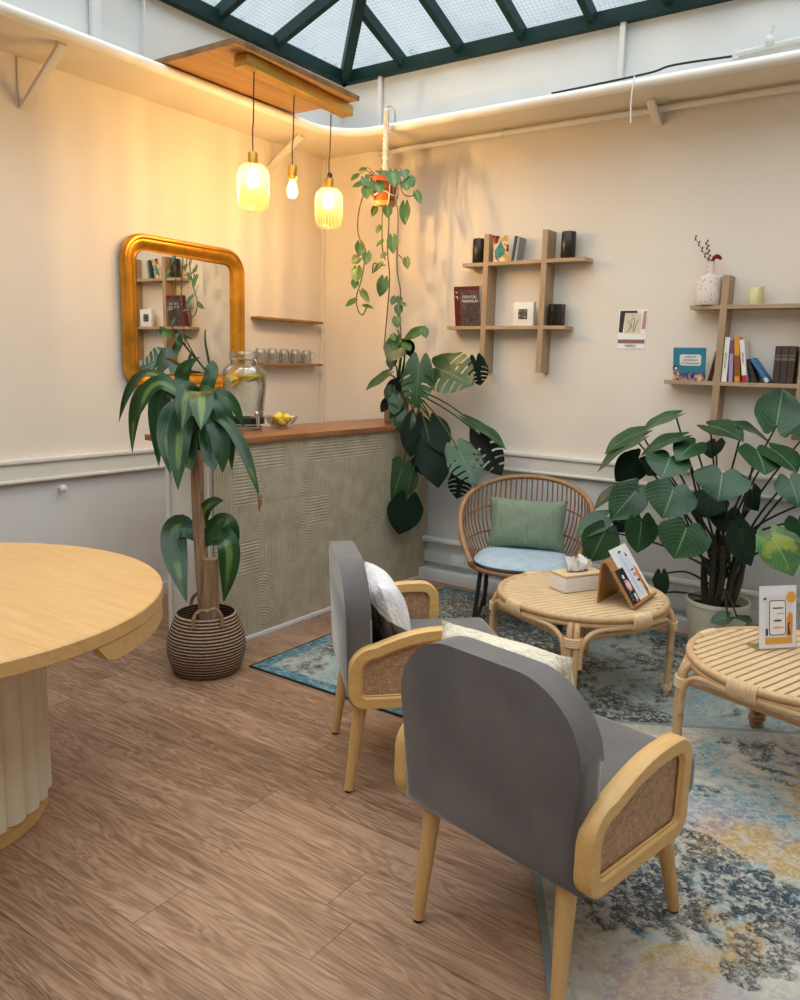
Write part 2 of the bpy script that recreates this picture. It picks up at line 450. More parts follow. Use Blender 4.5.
def pane_mat():
    g = NG('wired_glass')
    g.t.nodes.remove(g.b)
    uv = g.sep(g.tc('UV'))
    gu = g.m('ABSOLUTE', g.m('SUBTRACT', g.m('FRACT', g.m('DIVIDE', uv[0], 0.026)), 0.5))
    gv = g.m('ABSOLUTE', g.m('SUBTRACT', g.m('FRACT', g.m('DIVIDE', uv[1], 0.026)), 0.5))
    wire = g.m('SUBTRACT', 1.0, g.step(g.m('MINIMUM', gu, gv), 0.03, 0.10))
    n = g.noise(g.map(g.tc(), scale=(1, 1, 1)), 2.2, 5, 0.65)
    clean = g.ramp(n, [(0.30, (0.60, 0.65, 0.66, 1)), (0.55, (0.80, 0.84, 0.84, 1)), (0.75, (0.90, 0.92, 0.91, 1))])
    dirt = g.m('MULTIPLY', g.step(g.noise(g.tc(), 14, 4, 0.7), 0.56, 0.70), g.m('SUBTRACT', 1.0, g.step(uv[1], 0.02, 0.12)))
    col = g.mix(g.m('MULTIPLY', wire, 0.45), clean, (0.35, 0.40, 0.42, 1))
    col = g.mix(g.m('MULTIPLY', dirt, 0.6), col, (0.20, 0.20, 0.16, 1))
    tr = g.new('ShaderNodeBsdfTransparent')
    g.t.links.new(col, tr.inputs[0])
    gl = g.new('ShaderNodeBsdfGlossy')
    gl.inputs['Roughness'].default_value = 0.15
    mx = g.new('ShaderNodeMixShader')
    mx.inputs[0].default_value = 0.05
    g.t.links.new(tr.outputs[0], mx.inputs[1])
    g.t.links.new(gl.outputs[0], mx.inputs[2])
    g.t.links.new(mx.outputs[0], g.o.inputs[0])
    return g.mat
M['pane'] = pane_mat()

def shade_mat():
    """ribbed pendant glass: clear and thicker bands alternate round the shade"""
    g = NG('ribbed_amber_glass')
    g.t.nodes.remove(g.b)
    x, y, z = g.sep(g.tc())
    ang = g.m('ARCTAN2', y, x)
    rib = g.m('ADD', g.m('MULTIPLY', g.m('SINE', g.m('MULTIPLY', ang, 26)), 0.5), 0.5)
    wob = g.noise(g.com(g.m('MULTIPLY', ang, 4.2), 0.0, 0.0), 1.8, 2)
    f = g.m('ADD', g.m('MULTIPLY', rib, 0.30), g.m('MULTIPLY', wob, 0.7))
    col = g.ramp(f, [(0.34, (0.42, 0.35, 0.24, 1)), (0.60, (1.0, 0.93, 0.78, 1))])
    tr = g.new('ShaderNodeBsdfTransparent')
    g.t.links.new(col, tr.inputs[0])
    tl = g.new('ShaderNodeBsdfTranslucent')
    tl.inputs[0].default_value = (1.0, 0.80, 0.42, 1)
    gl = g.new('ShaderNodeBsdfGlossy')
    gl.inputs['Roughness'].default_value = 0.08
    lw = g.new('ShaderNodeLayerWeight')
    lw.inputs[0].default_value = 0.3
    m1 = g.new('ShaderNodeMixShader')
    m1.inputs[0].default_value = 0.10
    g.t.links.new(tr.outputs[0], m1.inputs[1])
    g.t.links.new(tl.outputs[0], m1.inputs[2])
    m2 = g.new('ShaderNodeMixShader')
    g.t.links.new(g.m('MULTIPLY', lw.outputs['Fresnel'], 0.35), m2.inputs[0])
    g.t.links.new(m1.outputs[0], m2.inputs[1])
    g.t.links.new(gl.outputs[0], m2.inputs[2])
    g.t.links.new(m2.outputs[0], g.o.inputs[0])
    return g.mat
M['shade'] = shade_mat()

def cush_mat(name, base, patch=None):
    g = NG(name)
    n = g.noise(g.map(g.tc(), scale=(60, 60, 60)), 2, 3)
    b = hexc(base)
    col = g.ramp(n, [(0.3, tuple(c * .9 for c in b[:3]) + (1,)), (0.7, b)])
    if patch:
        x, y, z = g.sep(g.tc())
        w = g.noise(g.tc(), 9, 2)
        inside = g.m('MULTIPLY', g.step(g.m('ADD', x, g.m('MULTIPLY', w, 0.06)), patch[0], patch[0] + .01),
                     g.m('SUBTRACT', 1.0, g.step(g.m('ADD', g.m('ADD', z, g.m('MULTIPLY', y, 1.5)), g.m('MULTIPLY', w, 0.08)), patch[1], patch[1] + .01)))
        pc = g.ramp(g.noise(g.map(g.tc(), scale=(30, 1, 4)), 2, 3), [(0.35, hexc('2F2925')), (0.65, hexc('75695E'))])
        col = g.mix(inside, col, pc)
    wr = g.noise(g.map(g.tc(), scale=(6, 6, 2.2)), 3, 3, 0.5, 1.0)
    g.bump(g.m('ADD', wr, g.m('MULTIPLY', n, .25)), 0.7, 0.03)
    return g.fin(col, 0.9, 0, 0.15)
M['creamcush'] = cush_mat('cream_cotton', 'E6DCC4')
M['whitecush'] = cush_mat('white_cotton', 'E6E2E4', (0.0, 0.055))
M['sagecush'] = cush_mat('sage_cotton', '82937F')

def flat(name, h, rough=0.6):
    return plain(name, h, rough, var=.02)

# ------------------------------------------------------------------ mesh helpers
def frame_of(d):
    d = V3(d).normalized()
    a = V3((0, 0, 1)) if abs(d.z) < 0.9 else V3((1, 0, 0))
    x = d.cross(a).normalized()
    return x, d.cross(x).normalized()

class B:
    def __init__(self):
        self.bm = bmesh.new()
        self.uv = self.bm.loops.layers.uv.new('UVMap')
    def box(self, c, s, rot=None, bev=0.0, mi=0, seg=2):
        bm2 = bmesh.new()
        bmesh.ops.create_cube(bm2, size=1)
        for v in bm2.verts:
            v.co = V3((v.co.x * s[0], v.co.y * s[1], v.co.z * s[2]))
        if bev:
            bmesh.ops.bevel(bm2, geom=bm2.edges[:], offset=bev, segments=seg, affect='EDGES', profile=.6)
        R = Euler(rot).to_matrix() if rot is not None and not isinstance(rot, Matrix) else (rot or Matrix.Identity(3))
        self._merge(bm2, lambda co: R @ co + V3(c), mi)
        return self
    def _merge(self, bm2, f, mi=0):
        mp = {}
        for v in bm2.verts:
            mp[v] = self.bm.verts.new(f(v.co))
        for fa in bm2.faces:
            try:
                n = self.bm.faces.new([mp[v] for v in fa.verts])
                n.material_index = mi
            except ValueError:
                pass
        bm2.free()
    def loft(self, rings, closed=False, caps=True, mi=0):
        R = [[self.bm.verts.new(p) for p in r] for r in rings]
        n = len(R[0])
        for i in range(len(R) - (0 if closed else 1)):
            a, b = R[i], R[(i + 1) % len(R)]
            for j in range(n):
                k = (j + 1) % n
                f = self.bm.faces.new((a[j], a[k], b[k], b[j]))
                f.material_index = mi
        if caps and not closed:
            for r, rev in ((R[0], True), (R[-1], False)):
                try:
                    f = self.bm.faces.new(list(reversed(r)) if rev else r)
                    f.material_index = mi
                except ValueError:
                    pass
        return self
    def tube(self, pts, r, n=10, closed=False, caps=True, mi=0, smooth=0):
        pts = [V3(p) for p in pts]
        rad = list(r) if isinstance(r, (list, tuple)) else [r] * len(pts)
        if smooth and len(pts) > 2:
            P, Rr = [], []
            cnt = len(pts)
            rng = cnt if closed else cnt - 1
            for i in range(rng):
                g = lambda k: pts[k % cnt] if closed else pts[max(0, min(cnt - 1, k))]
                p0, p1, p2, p3 = g(i - 1), g(i), g(i + 1), g(i + 2)
                for s in range(smooth):
                    t = s / smooth
                    P.append(0.5 * ((2 * p1) + (p2 - p0) * t + (2 * p0 - 5 * p1 + 4 * p2 - p3) * t * t + (3 * p1 - p0 - 3 * p2 + p3) * t ** 3))
                    Rr.append(rad[i] * (1 - t) + rad[(i + 1) % cnt] * t)
            if not closed:
                P.append(pts[-1]); Rr.append(rad[-1])
            pts, rad = P, Rr
        N = len(pts)
        tang = []
        for i in range(N):
            a = pts[i - 1] if (i > 0 or closed) else pts[i]
            b = pts[(i + 1) % N] if (i < N - 1 or closed) else pts[i]
            d = b - a
            tang.append(d.normalized() if d.length > 1e-9 else V3((0, 0, 1)))
        x, y = frame_of(tang[0])
        rings = []
        for i in range(N):
            t = tang[i]
            x = (x - t * x.dot(t))
            x = x.normalized() if x.length > 1e-6 else frame_of(t)[0]
            y = t.cross(x)
            rings.append([pts[i] + (x * math.cos(2 * PI * k / n) + y * math.sin(2 * PI * k / n)) * rad[i] for k in range(n)])
        return self.loft(rings, closed, caps, mi)
    def lathe(self, prof, c=(0, 0, 0), n=32, mi=0, caps=True, closed=False):
        c = V3(c)
        rings = [[c + V3((max(r, 1e-4) * math.cos(2 * PI * k / n), max(r, 1e-4) * math.sin(2 * PI * k / n), z)) for k in range(n)] for r, z in prof]
        return self.loft(rings, closed, caps, mi)
    def prism(self, poly, fr, th, bev=0.0, mi=0, seg=2):
        """poly: 2-D outline; fr(u, v, w) -> 3-D; th: thickness along w, centred"""
        bm2 = bmesh.new()
        a = [bm2.verts.new((u, v, -th / 2)) for u, v in poly]
        b = [bm2.verts.new((u, v, th / 2)) for u, v in poly]
        bm2.faces.new(list(reversed(a)))
        bm2.faces.new(b)
        n = len(poly)
        for i in range(n):
            bm2.faces.new((a[i], a[(i + 1) % n], b[(i + 1) % n], b[i]))
        if bev:
            es = [e for e in bm2.edges if abs(e.verts[0].co.z - e.verts[1].co.z) < 1e-7]
            bmesh.ops.bevel(bm2, geom=es, offset=bev, segments=seg, affect='EDGES', profile=.6)
        self._merge(bm2, lambda co: V3(fr(co.x, co.y, co.z)), mi)
        return self
    def ringprism(self, outer, inner, fr, th, mi=0):
        n = len(outer)
        rings = []
        e = min(0.006, th * .25)
        def off(p, q, k):
            return (p[0] + (q[0] - p[0]) * k, p[1] + (q[1] - p[1]) * k)
        for w, k in ((-th / 2, .1), (-th / 2 + e, 0), (th / 2 - e, 0), (th / 2, .1), (th / 2, .9), (th / 2 - e, 1), (-th / 2 + e, 1), (-th / 2, .9)):
            rings.append([V3(fr(*off(outer[i], inner[i], k), w)) for i in range(n)])
        return self.loft(rings, closed=True, mi=mi)
    def sphere(self, c, r, mi=0, u=14, v=9, sc=(1, 1, 1), rot=None):
        bm2 = bmesh.new()
        bmesh.ops.create_uvsphere(bm2, u_segments=u, v_segments=v, radius=r)
        R = Euler(rot).to_matrix() if rot else Matrix.Identity(3)
        self._merge(bm2, lambda co: R @ V3((co.x * sc[0], co.y * sc[1], co.z * sc[2])) + V3(c), mi)
        return self
    def grid(self, fn, nu, nv, mi=0, uvf=None, skip=None):
        G = [[self.bm.verts.new(fn(i / nu, j / nv)) for j in range(nv + 1)] for i in range(nu + 1)]
        for i in range(nu):
            for j in range(nv):
                if skip and skip(i, j):
                    continue
                try:
                    f = self.bm.faces.new((G[i][j], G[i + 1][j], G[i + 1][j + 1], G[i][j + 1]))
                except ValueError:
                    continue
                f.material_index = mi
                for l, (a, b) in zip(f.loops, ((i, j), (i + 1, j), (i + 1, j + 1), (i, j + 1))):
                    l[self.uv].uv = (b / nv, a / nu)
        return self
    def pillow(self, w, h, t, R=None, c=(0, 0, 0), n=18, mi=0, pinch=0.06, seed=0):
        rnd = random.Random(seed)
        ph = [rnd.uniform(0, 6) for _ in range(6)]
        R = R or Matrix.Identity(3)
        c = V3(c)
        def side(sg):
            def fn(a, b):
                u, v = a * 2 - 1, b * 2 - 1
                k = 1 - pinch * (1 - abs(v) ** 2) * abs(u) ** 3
                k2 = 1 - pinch * (1 - abs(u) ** 2) * abs(v) ** 3
                x, z = u * w / 2 * k, v * h / 2 * k2
                d = max(0, (1 - abs(u) ** 2.6)) ** .48 * max(0, (1 - abs(v) ** 2.6)) ** .48
                wr = 1 + .05 * math.sin(7 * u + ph[0] + 3 * v) * math.cos(5 * v + ph[1])
                return R @ V3((x, sg * t / 2 * d * wr, z)) + c
            return fn
        self.grid(side(1), n, n, mi)
        self.grid(side(-1), n, n, mi)
        bmesh.ops.remove_doubles(self.bm, verts=self.bm.verts[:], dist=1e-5)
        return self
    def build(self, name, mats, parent=None, smooth=True, angle=40):
        bmesh.ops.recalc_face_normals(self.bm, faces=self.bm.faces[:])
        me = bpy.data.meshes.new(name)
        self.bm.to_mesh(me)
        self.bm.free()
        for mt in (mats if isinstance(mats, (list, tuple)) else [mats]):
            me.materials.append(mt)
        if smooth:
            me.polygons.foreach_set('use_smooth', [True] * len(me.polygons))
            me.set_sharp_from_angle(angle=math.radians(angle))
        o = bpy.data.objects.new(name, me)
        C.objects.link(o)
        if parent is not None:
            o.parent = parent
        return o

def tag(o, label, cat, group=None, kind=None):
    if label: o['label'] = label
    if cat: o['category'] = cat
    if group: o['group'] = group
    if kind: o['kind'] = kind
    return o

def thing(name, label, cat, loc=(0, 0, 0), rotz=0.0, group=None, rot=None):
    o = bpy.data.objects.new(name, None)
    C.objects.link(o)
    o.empty_display_size = 0.1
    o.location = loc
    o.rotation_euler = rot if rot is not None else (0, 0, rotz)
    return tag(o, label, cat, group)

def struct(o):
    o['kind'] = 'structure'
    return o

def copy_tree(o, parent=None):
    c = o.copy()
    C.objects.link(c)
    if parent is not None:
        c.parent = parent
    for ch in list(o.children):
        copy_tree(ch, c)
    return c

def text(body, size, parent, mat, loc, rot=(PI / 2, 0, 0), name='lettering', align='CENTER', sx=1.0):
    cu = bpy.data.curves.new(name, 'FONT')
    cu.body = body
    cu.size = size
    cu.align_x = align
    cu.align_y = 'CENTER'
    cu.extrude = 0.0004
    cu.resolution_u = 2
    cu.materials.append(mat)
    tmp = bpy.data.objects.new(name, cu)
    me = bpy.data.meshes.new_from_object(tmp)
    bpy.data.objects.remove(tmp)
    o = bpy.data.objects.new(name, me)
    C.objects.link(o)
    o.parent = parent
    o.location = loc
    o.rotation_euler = rot
    o.scale = (sx, 1, 1)
    return o

def rrect(w, h, r, n=6, cx=0, cy=0):
    P = []
    for sx, sy, a0 in ((1, -1, -PI / 2), (1, 1, 0), (-1, 1, PI / 2), (-1, -1, PI)):
        for k in range(n + 1):
            a = a0 + PI / 2 * k / n
            P.append((cx + sx * (w / 2 - r) + r * math.cos(a), cy + sy * (h / 2 - r) + r * math.sin(a)))
    return P

def leaf(b, base, tip, nrm, width, mi=0, shape='heart', droop=0.12, cup=0.10, slots=False, seed=0):
    base, tip = V3(base), V3(tip)
    d = tip - base
    L = d.length
    mdir = d / L
    n = V3(nrm)
    n = (n - mdir * n.dot(mdir)).normalized()
    sd = mdir.cross(n)
    rnd = random.Random(seed)
    ph = rnd.uniform(0, 6)
    W = width / 2
    if shape == 'heart':
        K = [(0, .68), (.05, .84), (.13, .96), (.25, 1), (.40, .98), (.55, .88), (.68, .72), (.79, .53), (.88, .32), (.94, .16), (1, .005)]
    else:
        K = [(0, .03), (.1, .5), (.3, 1), (.5, .95), (.75, .55), (.92, .16), (1, .01)]
    def prof(s):
        for (a, p), (c_, q) in zip(K, K[1:]):
            if s <= c_:
                t = (s - a) / (c_ - a)
                return p + (q - p) * t
        return 0.005
    nu, nv = (27, 16) if slots else (18, 12)
    def fn(s, v):
        t = v * 2 - 1
        at = abs(t)
        w = prof(s) * W
        y = s
        if shape == 'heart':
            y -= 0.26 * (1 - s) ** 3 * (1 - (2 * at - 1) ** 2)
        if slots:
            y += 0.16 * at ** 1.3 * (1 - s) * (s > .05)
        z = -droop * L * (s - .15) ** 2 * 1.4 + cup * w * (at ** 1.4) + .018 * L * math.sin(9 * s + ph) * at
        z -= 0.25 * cup * W * (1 - s) ** 2 * 0
        return base + mdir * (y * L) + sd * (t * w) + n * z
    sk = None
    if slots:
        def sk(i, j):
            t = abs((j + .5) / nv * 2 - 1)
            return i in (8, 12, 16, 20) and t > (0.30 if i in (12, 16) else .42)
    b.grid(fn, nu, nv, mi, skip=sk)

def strap(b, p0, p1, p2, width, mi=0, seed=0, ntoward=(0.75, -0.66, 0.5)):
    p0, p1, p2 = V3(p0), V3(p1), V3(p2)
    # p1 lies on the arc: turn into a Bezier handle
    h = 2 * p1 - (p0 + p2) / 2
    rnd = random.Random(seed)
    ph = rnd.uniform(0, 6)
    nu, nv = 18, 6
    def fn(s, v):
        t = v * 2 - 1
        P = p0 * (1 - s) ** 2 + h * (2 * s * (1 - s)) + p2 * s * s
        D = (h - p0) * (2 * (1 - s)) + (p2 - h) * (2 * s)
        D = D.normalized()
        n = V3(ntoward)
        n = (n - D * n.dot(D))
        n = n.normalized() if n.length > .05 else frame_of(D)[0]
        sd = D.cross(n)
        w = width / 2 * (min(1, .35 + s * 2.6) if s < .25 else 1) * max(.03, (1 - max(0, (s - .62) / .38) ** 2.2))
        return P + sd * (t * w) + n * (-.22 * w * (1 - abs(t)) + .10 * w * math.sin(s * 13 + ph) * t)
    b.grid(fn, nu, nv, mi)

# ------------------------------------------------------------------ the room
RX, RY = 5.2, -6.2
LEDGE_Z = 2.945
b = B(); b.box((RX / 2, RY / 2, -0.05), (RX + .2, -RY + .2, 0.1))
struct(b.build('floor', M['floor'], smooth=False))
def wall(name, x0, x1, y0, y1):
    b = B()
    cx, cy, sx, sy = (x0 + x1) / 2, (y0 + y1) / 2, x1 - x0, y1 - y0
    b.box((cx, cy, .43), (sx, sy, .86), mi=1)
    b.box((cx, cy, (.86 + 2.99) / 2), (sx, sy, 2.99 - .86), mi=0)
    return struct(b.build(name, [M['wall'], M['dado']], smooth=False))
wall('wall_left', -.1, 0, RY - .1, .1)
wall('wall_back', 0, RX, 0, .1)
wall('wall_right', RX, RX + .1, RY - .1, .1)
wall('wall_rear', 0, RX, RY - .1, RY)

# ledge running round the room under the rooflight
IN = (0.43, RX - .43, RY + .43, -0.345)       # inner edges x0 x1 y0 y1
def ledge_outline(n=10, r=.30):
    inner, outer = [], []
    x0, x1, y0, y1 = IN
    for (cx, cy, a0, ox, oy) in ((x0 + r, y1 - r, PI / 2, 0, 0), (x0 + r, y0 + r, PI, 0, RY), (x1 - r, y0 + r, 1.5 * PI, RX, RY), (x1 - r, y1 - r, 2 * PI, RX, 0)):
        for k in range(n + 1):
            a = a0 + PI / 2 * k / n
            inner.append((cx + r * math.cos(a), cy + r * math.sin(a)))
            outer.append((ox, oy))
    return inner, outer
inn, out = ledge_outline()
b = B()
for z in (LEDGE_Z, LEDGE_Z + .04):
    vi = [b.bm.verts.new((x, y, z)) for x, y in inn]
    co = {}
    vo = []
    for x, y in out:
        if (x, y) not in co: co[(x, y)] = b.bm.verts.new((x, y, z))
        vo.append(co[(x, y)])
    n = len(vi)
    for i in range(n):
        j = (i + 1) % n
        f = [vi[i], vi[j], vo[j]] + ([vo[i]] if vo[i] is not vo[j] else [])
        b.bm.faces.new(f)
ceil = struct(b.build('ceiling', M['ledge'], smooth=False))
b = B(); b.tube([(x, y, LEDGE_Z + .02) for x, y in inn], .026, 12, closed=True)
b.build('ledge_edge', M['edgelight'], ceil)
FX0, FX1, FY0, FY1 = 0.25, RX - .25, RY + .25, -0.08
FZ = 3.378
b = B()
for (cx, cy, sx, sy) in ((FX0 - .02, (FY0 + FY1) / 2, .04, FY1 - FY0 + .08), (FX1 + .02, (FY0 + FY1) / 2, .04, FY1 - FY0 + .08), ((FX0 + FX1) / 2, FY0 - .02, FX1 - FX0, .04), ((FX0 + FX1) / 2, FY1 + .02, FX1 - FX0, .04)):
    b.box((cx, cy, (LEDGE_Z + .04 + FZ + .04) / 2), (sx, sy, FZ - LEDGE_Z))
b.build('fascia', M['fascia'], ceil, smooth=False)

# rooflight: dark green iron frame, bars and wired glass
sky_w = thing('window_1', None, None, (FX0, FY1, FZ))
struct(sky_w)
HL, HB = 0.36, 0.37
b = B()
fw_, fh_ = .07, .078
ox, oy, oz = FX0, FY1, FZ
Wd, Dp = FX1 - FX0, FY1 - FY0
b.box((fw_ / 2 - .02, -Dp / 2, fh_ / 2), (fw_, Dp + .04, fh_))
b.box((Wd - fw_ / 2 + .02, -Dp / 2, fh_ / 2), (fw_, Dp + .04, fh_))
b.box((Wd / 2, -fw_ / 2 + .02, fh_ / 2), (Wd + .04, fw_, fh_))
b.box((Wd / 2, -Dp + fw_ / 2 - .02, fh_ / 2), (Wd + .04, fw_, fh_))
b.build('frame', M['green'], sky_w, smooth=False)
def roofbar(p, q, w=.042, h=.07, name='glazing_bar'):
    p, q = V3(p), V3(q)
    d = (q - p).normalized()
    sd = d.cross(V3((0, 0, 1))).normalized()
    u = sd.cross(d)
    b = B()
    R = Matrix((sd, d, u)).transposed()
    b.box((p + q) / 2 + u * (-h / 2 + .085), (w, (q - p).length, h), rot=R)
    return b.build(name, M['green'], sky_w, smooth=False)
ridge_h = Wd / 2 * HL
ry = ridge_h / HB
A0 = (0, 0, 0); A1 = (Wd, 0, 0); A2 = (Wd, -Dp, 0); A3 = (0, -Dp, 0)
R0 = (Wd / 2, -ry, ridge_h); R1 = (Wd / 2, -Dp + ry, ridge_h)
for p, q in ((A0, R0), (A1, R0), (A2, R1), (A3, R1)):
    roofbar(p, q, .062, .09, 'hip_bar')
roofbar(R0, R1, .07, .1, 'ridge_bar')
def slope_y(y):
    t = min(1, min(-y, Dp + y) / ry)
    return t
for k in range(13):
    y = -.70 - .47 * k + .0
    if y < -Dp + .2: break
    t = slope_y(y)
    roofbar((0, y, 0), (Wd / 2 * t, y, ridge_h * t))
    roofbar((Wd, y, 0), (Wd - Wd / 2 * t, y, ridge_h * t))
xs = [0.514 + 0.4335 * k for k in range(0, 10)]
for x in xs:
    t = min(1, min(x, Wd - x) / (Wd / 2))
    roofbar((x, 0, 0), (x, -ry * t, ridge_h * t))
    roofbar((x, -Dp, 0), (x, -Dp + ry * t, ridge_h * t))
b = B()
def pane(pts, U, Vv):
    vs = [b.bm.verts.new(V3(p) + V3((0, 0, .098))) for p in pts]
    f = b.bm.faces.new(vs)
    for l, p in zip(f.loops, pts):
        l[b.uv].uv = (V3(p).dot(V3(U)), V3(p).dot(V3(Vv)))
sl = math.sqrt(1 + HL * HL); sb = math.sqrt(1 + HB * HB)
pane([A0, A3, R1, R0], (0, 1, 0), (sl, 0, 0))
pane([A1, R0, R1, A2], (0, 1, 0), (-sl, 0, 0))
pane([A0, R0, A1], (1, 0, 0), (0, -sb, 0))
pane([A3, A2, R1], (1, 0, 0), (0, sb, 0))
b.build('glass', M['pane'], sky_w, smooth=False)

# rails and skirtings
def rail(name, axis, a, c_, z0=.825, z1=.95):
    b = B()
    h = z1 - z0
    if axis == 'y':
        b.box((.012, (a + c_) / 2, (z0 + z1) / 2), (.024, c_ - a, h), bev=.004)
        b.box((.020, (a + c_) / 2, z1 - .012), (.040, c_ - a, .022), bev=.006)
        b.box((.018, (a + c_) / 2, z0 + .008), (.034, c_ - a, .016), bev=.004)
    else:
        b.box(((a + c_) / 2, -.012, (z0 + z1) / 2), (c_ - a, .024, h), bev=.004)
        b.box(((a + c_) / 2, -.020, z1 - .012), (c_ - a, .040, .022), bev=.006)
        b.box(((a + c_) / 2, -.018, z0 + .008), (c_ - a, .034, .016), bev=.004)
    return struct(b.build(name, M['rail']))
rail('trim_1', 'y', RY, -0.05)
rail('trim_2', 'x', 1.03, RX)
b = B(); b.box((.009, RY / 2 - .0, .045), (.018, -RY, .09), bev=.004)
struct(b.build('baseboard_left', M['dado']))
b = B(); b.box(((1.0 + RX) / 2, -.05, .04), (RX - 1.0, .10, .08), bev=.004)
b.box(((1.0 + RX) / 2, -.02, .16), (RX - 1.0, .04, .085), bev=.006)
struct(b.build('baseboard_back', M['dado']))
# corner bead where the back wall panel meets the wall shelves' end
b = B(); b.box((.015, -.012, 1.95), (.03, .024, 1.98), bev=.004)
struct(b.build('trim_3', M['wall']))

# pipes
b = B(); b.tube([(0.55, -.05, 2.905), (0.78, -.05, 2.915), (RX - .1, -.05, 2.915)], .017, 12)
t = tag(b.build('pipe', M['pipe']), 'thin white pipe running under the ledge along the back wall', 'pipe')
for x in (1.5, 2.42, 3.4):
    q = B(); q.tube([(x, -.05, 2.935), (x, -.05, 2.945 + .0)], .006, 8); q.tube([(x, -.05 + .02 * math.cos(a), 2.915 + .02 * math.sin(a)) for a in [k * PI / 6 for k in range(13)]], .005, 6)
    q.box((x, -.02, 2.915), (.02, .04, .012))
    q.build('pipe_clip', M['pipe'], t)
b = B(); b.tube([(1.0, -.055, .285), (1.5, -.055, .287), (RX - .1, -.055, .295)], .022, 14)
tag(b.build('heating_pipe', M['dado']), 'fat grey-white heating pipe low on the back wall behind the rattan chair', 'pipe')
b = B(); b.tube([(.055, -2.02, .278), (.055, RY + .1, .272)], .022, 14)
tag(b.build('heating_pipe', M['pipe']), 'white heating pipe low along the wall behind the oak table', 'pipe')
# socket on the low trunking
t = thing('wall_socket', 'pair of small white sockets on the low trunking beside the rattan chair', 'socket', (1.29, -.04, .16))
q = B(); q.box((0, -.005, 0), (.115, .014, .07), bev=.003); q.build('plate', M['white_plastic'], t)
for x in (-.028, .028):
    q = B(); q.box((x, -.014, 0), (.042, .006, .05), bev=.002); q.build('cover', M['fascia'], t)
# fascia conduits
for (x, y, lab, w) in ((0.585, -.105, 'flat white conduit on the rooflight kerb beside the wooden board', .026), (2.25, -.105, 'short flat white conduit on the rooflight kerb above the open shelves', .03)):
    b = B(); b.box((x, y, 3.19), (w, .03, .40), bev=.004)
    tag(b.build('conduit', M['fascia']), lab, 'conduit')
for k, (y, lab) in enumerate(((-2.06, 'wide white conduit on the kerb above the gilt mirror wall'), (-1.77, 'narrow white cable on the kerb near the wooden board'))):
    b = B(); b.box((.275, y, 3.19), (.03, (.05, .008)[k], .40), bev=.003)
    tag(b.build('conduit', M['fascia']), lab, 'conduit')
# dark seam cable lying on the ledge
b = B(); b.tube([(1.95, -.335, 3.0), (2.2, -.335, 3.005), (2.5, -.34, 3.012), (2.62, -.335, 3.03), (2.9, -.33, 3.022)], .006, 8, smooth=5)
tag(b.build('cable', M['black']), 'thin black cable lying along the top edge of the white ledge', 'cable')
b = B(); b.tube([(2.43, -.37, 3.0), (2.428, -.378, 2.95), (2.425, -.379, 2.86), (2.43, -.379, 2.77)], .0035, 6, smooth=4)
tag(b.build('cable', M['white_plastic']), 'loose white cable end hanging from the ledge above the open shelves', 'cable')
# tap-like fitting on the kerb at the right
t = thing('pipe_fitting', 'white valve fitting on the rooflight kerb above the bookshelf', 'valve', (3.0, -.10, 3.11))
q = B(); q.tube([(-.14, 0, 0), (.25, 0, .02)], .012, 10); q.build('pipe', M['fascia'], t)
q = B(); q.sphere((.02, -.02, .03), .024); q.tube([(.02, -.02, .03), (.03, -.03, .09)], .008, 8); q.build('valve', M['fascia'], t)
for x in (-.14, .2):
    q = B(); q.box((x, .008, 0), (.03, .03, .05), bev=.004); q.build('clip', M['fascia'], t)

# little brackets carrying the ledge
def bracket(loc, rotz, label, h=.24, d=.34):
    t = thing('ledge_bracket', label, 'bracket', loc, rotz, 'brackets under the ledge')
    q = B(); q.box((.004, 0, h / 2), (.008, .05, h), bev=.001); q.build('wall_plate', M['wall'], t)
    q = B()
    p, e = V3((.008, 0, .01)), V3((d, 0, h - .002))
    dr = (e - p).normalized(); sdv = V3((0, 1, 0)); u = dr.cross(sdv)
    q.box((p + e) / 2, ((e - p).length, .045, .02), rot=Matrix((dr, sdv, u)).transposed(), bev=.002)
    q.build('strut', M['wall'], t)
    return t
bracket((0, -2.30, 2.70), 0, 'white strut bracket under the ledge on the far side of the mirror from the lamps', .24, .36)
bracket((0, -.57, 2.755), 0, 'white strut bracket under the ledge behind the pendant lamps', .185, .30)
bracket((2.45, -.005, 2.84), -PI / 2, 'small white bracket under the ledge above the open shelves', .10, .16)

# wall knob
t = thing('wall_hook', 'small round white knob on the grey dado beside the oak table', 'hook', (0, -2.194, .77), 0)
q = B(); q.tube([(0, 0, 0), (.02, 0, 0)], .012, 12); q.build('base', M['rail'], t)
q = B(); q.sphere((.032, 0, 0), .022, sc=(.7, 1, 1)); q.build('knob', M['rail'], t)

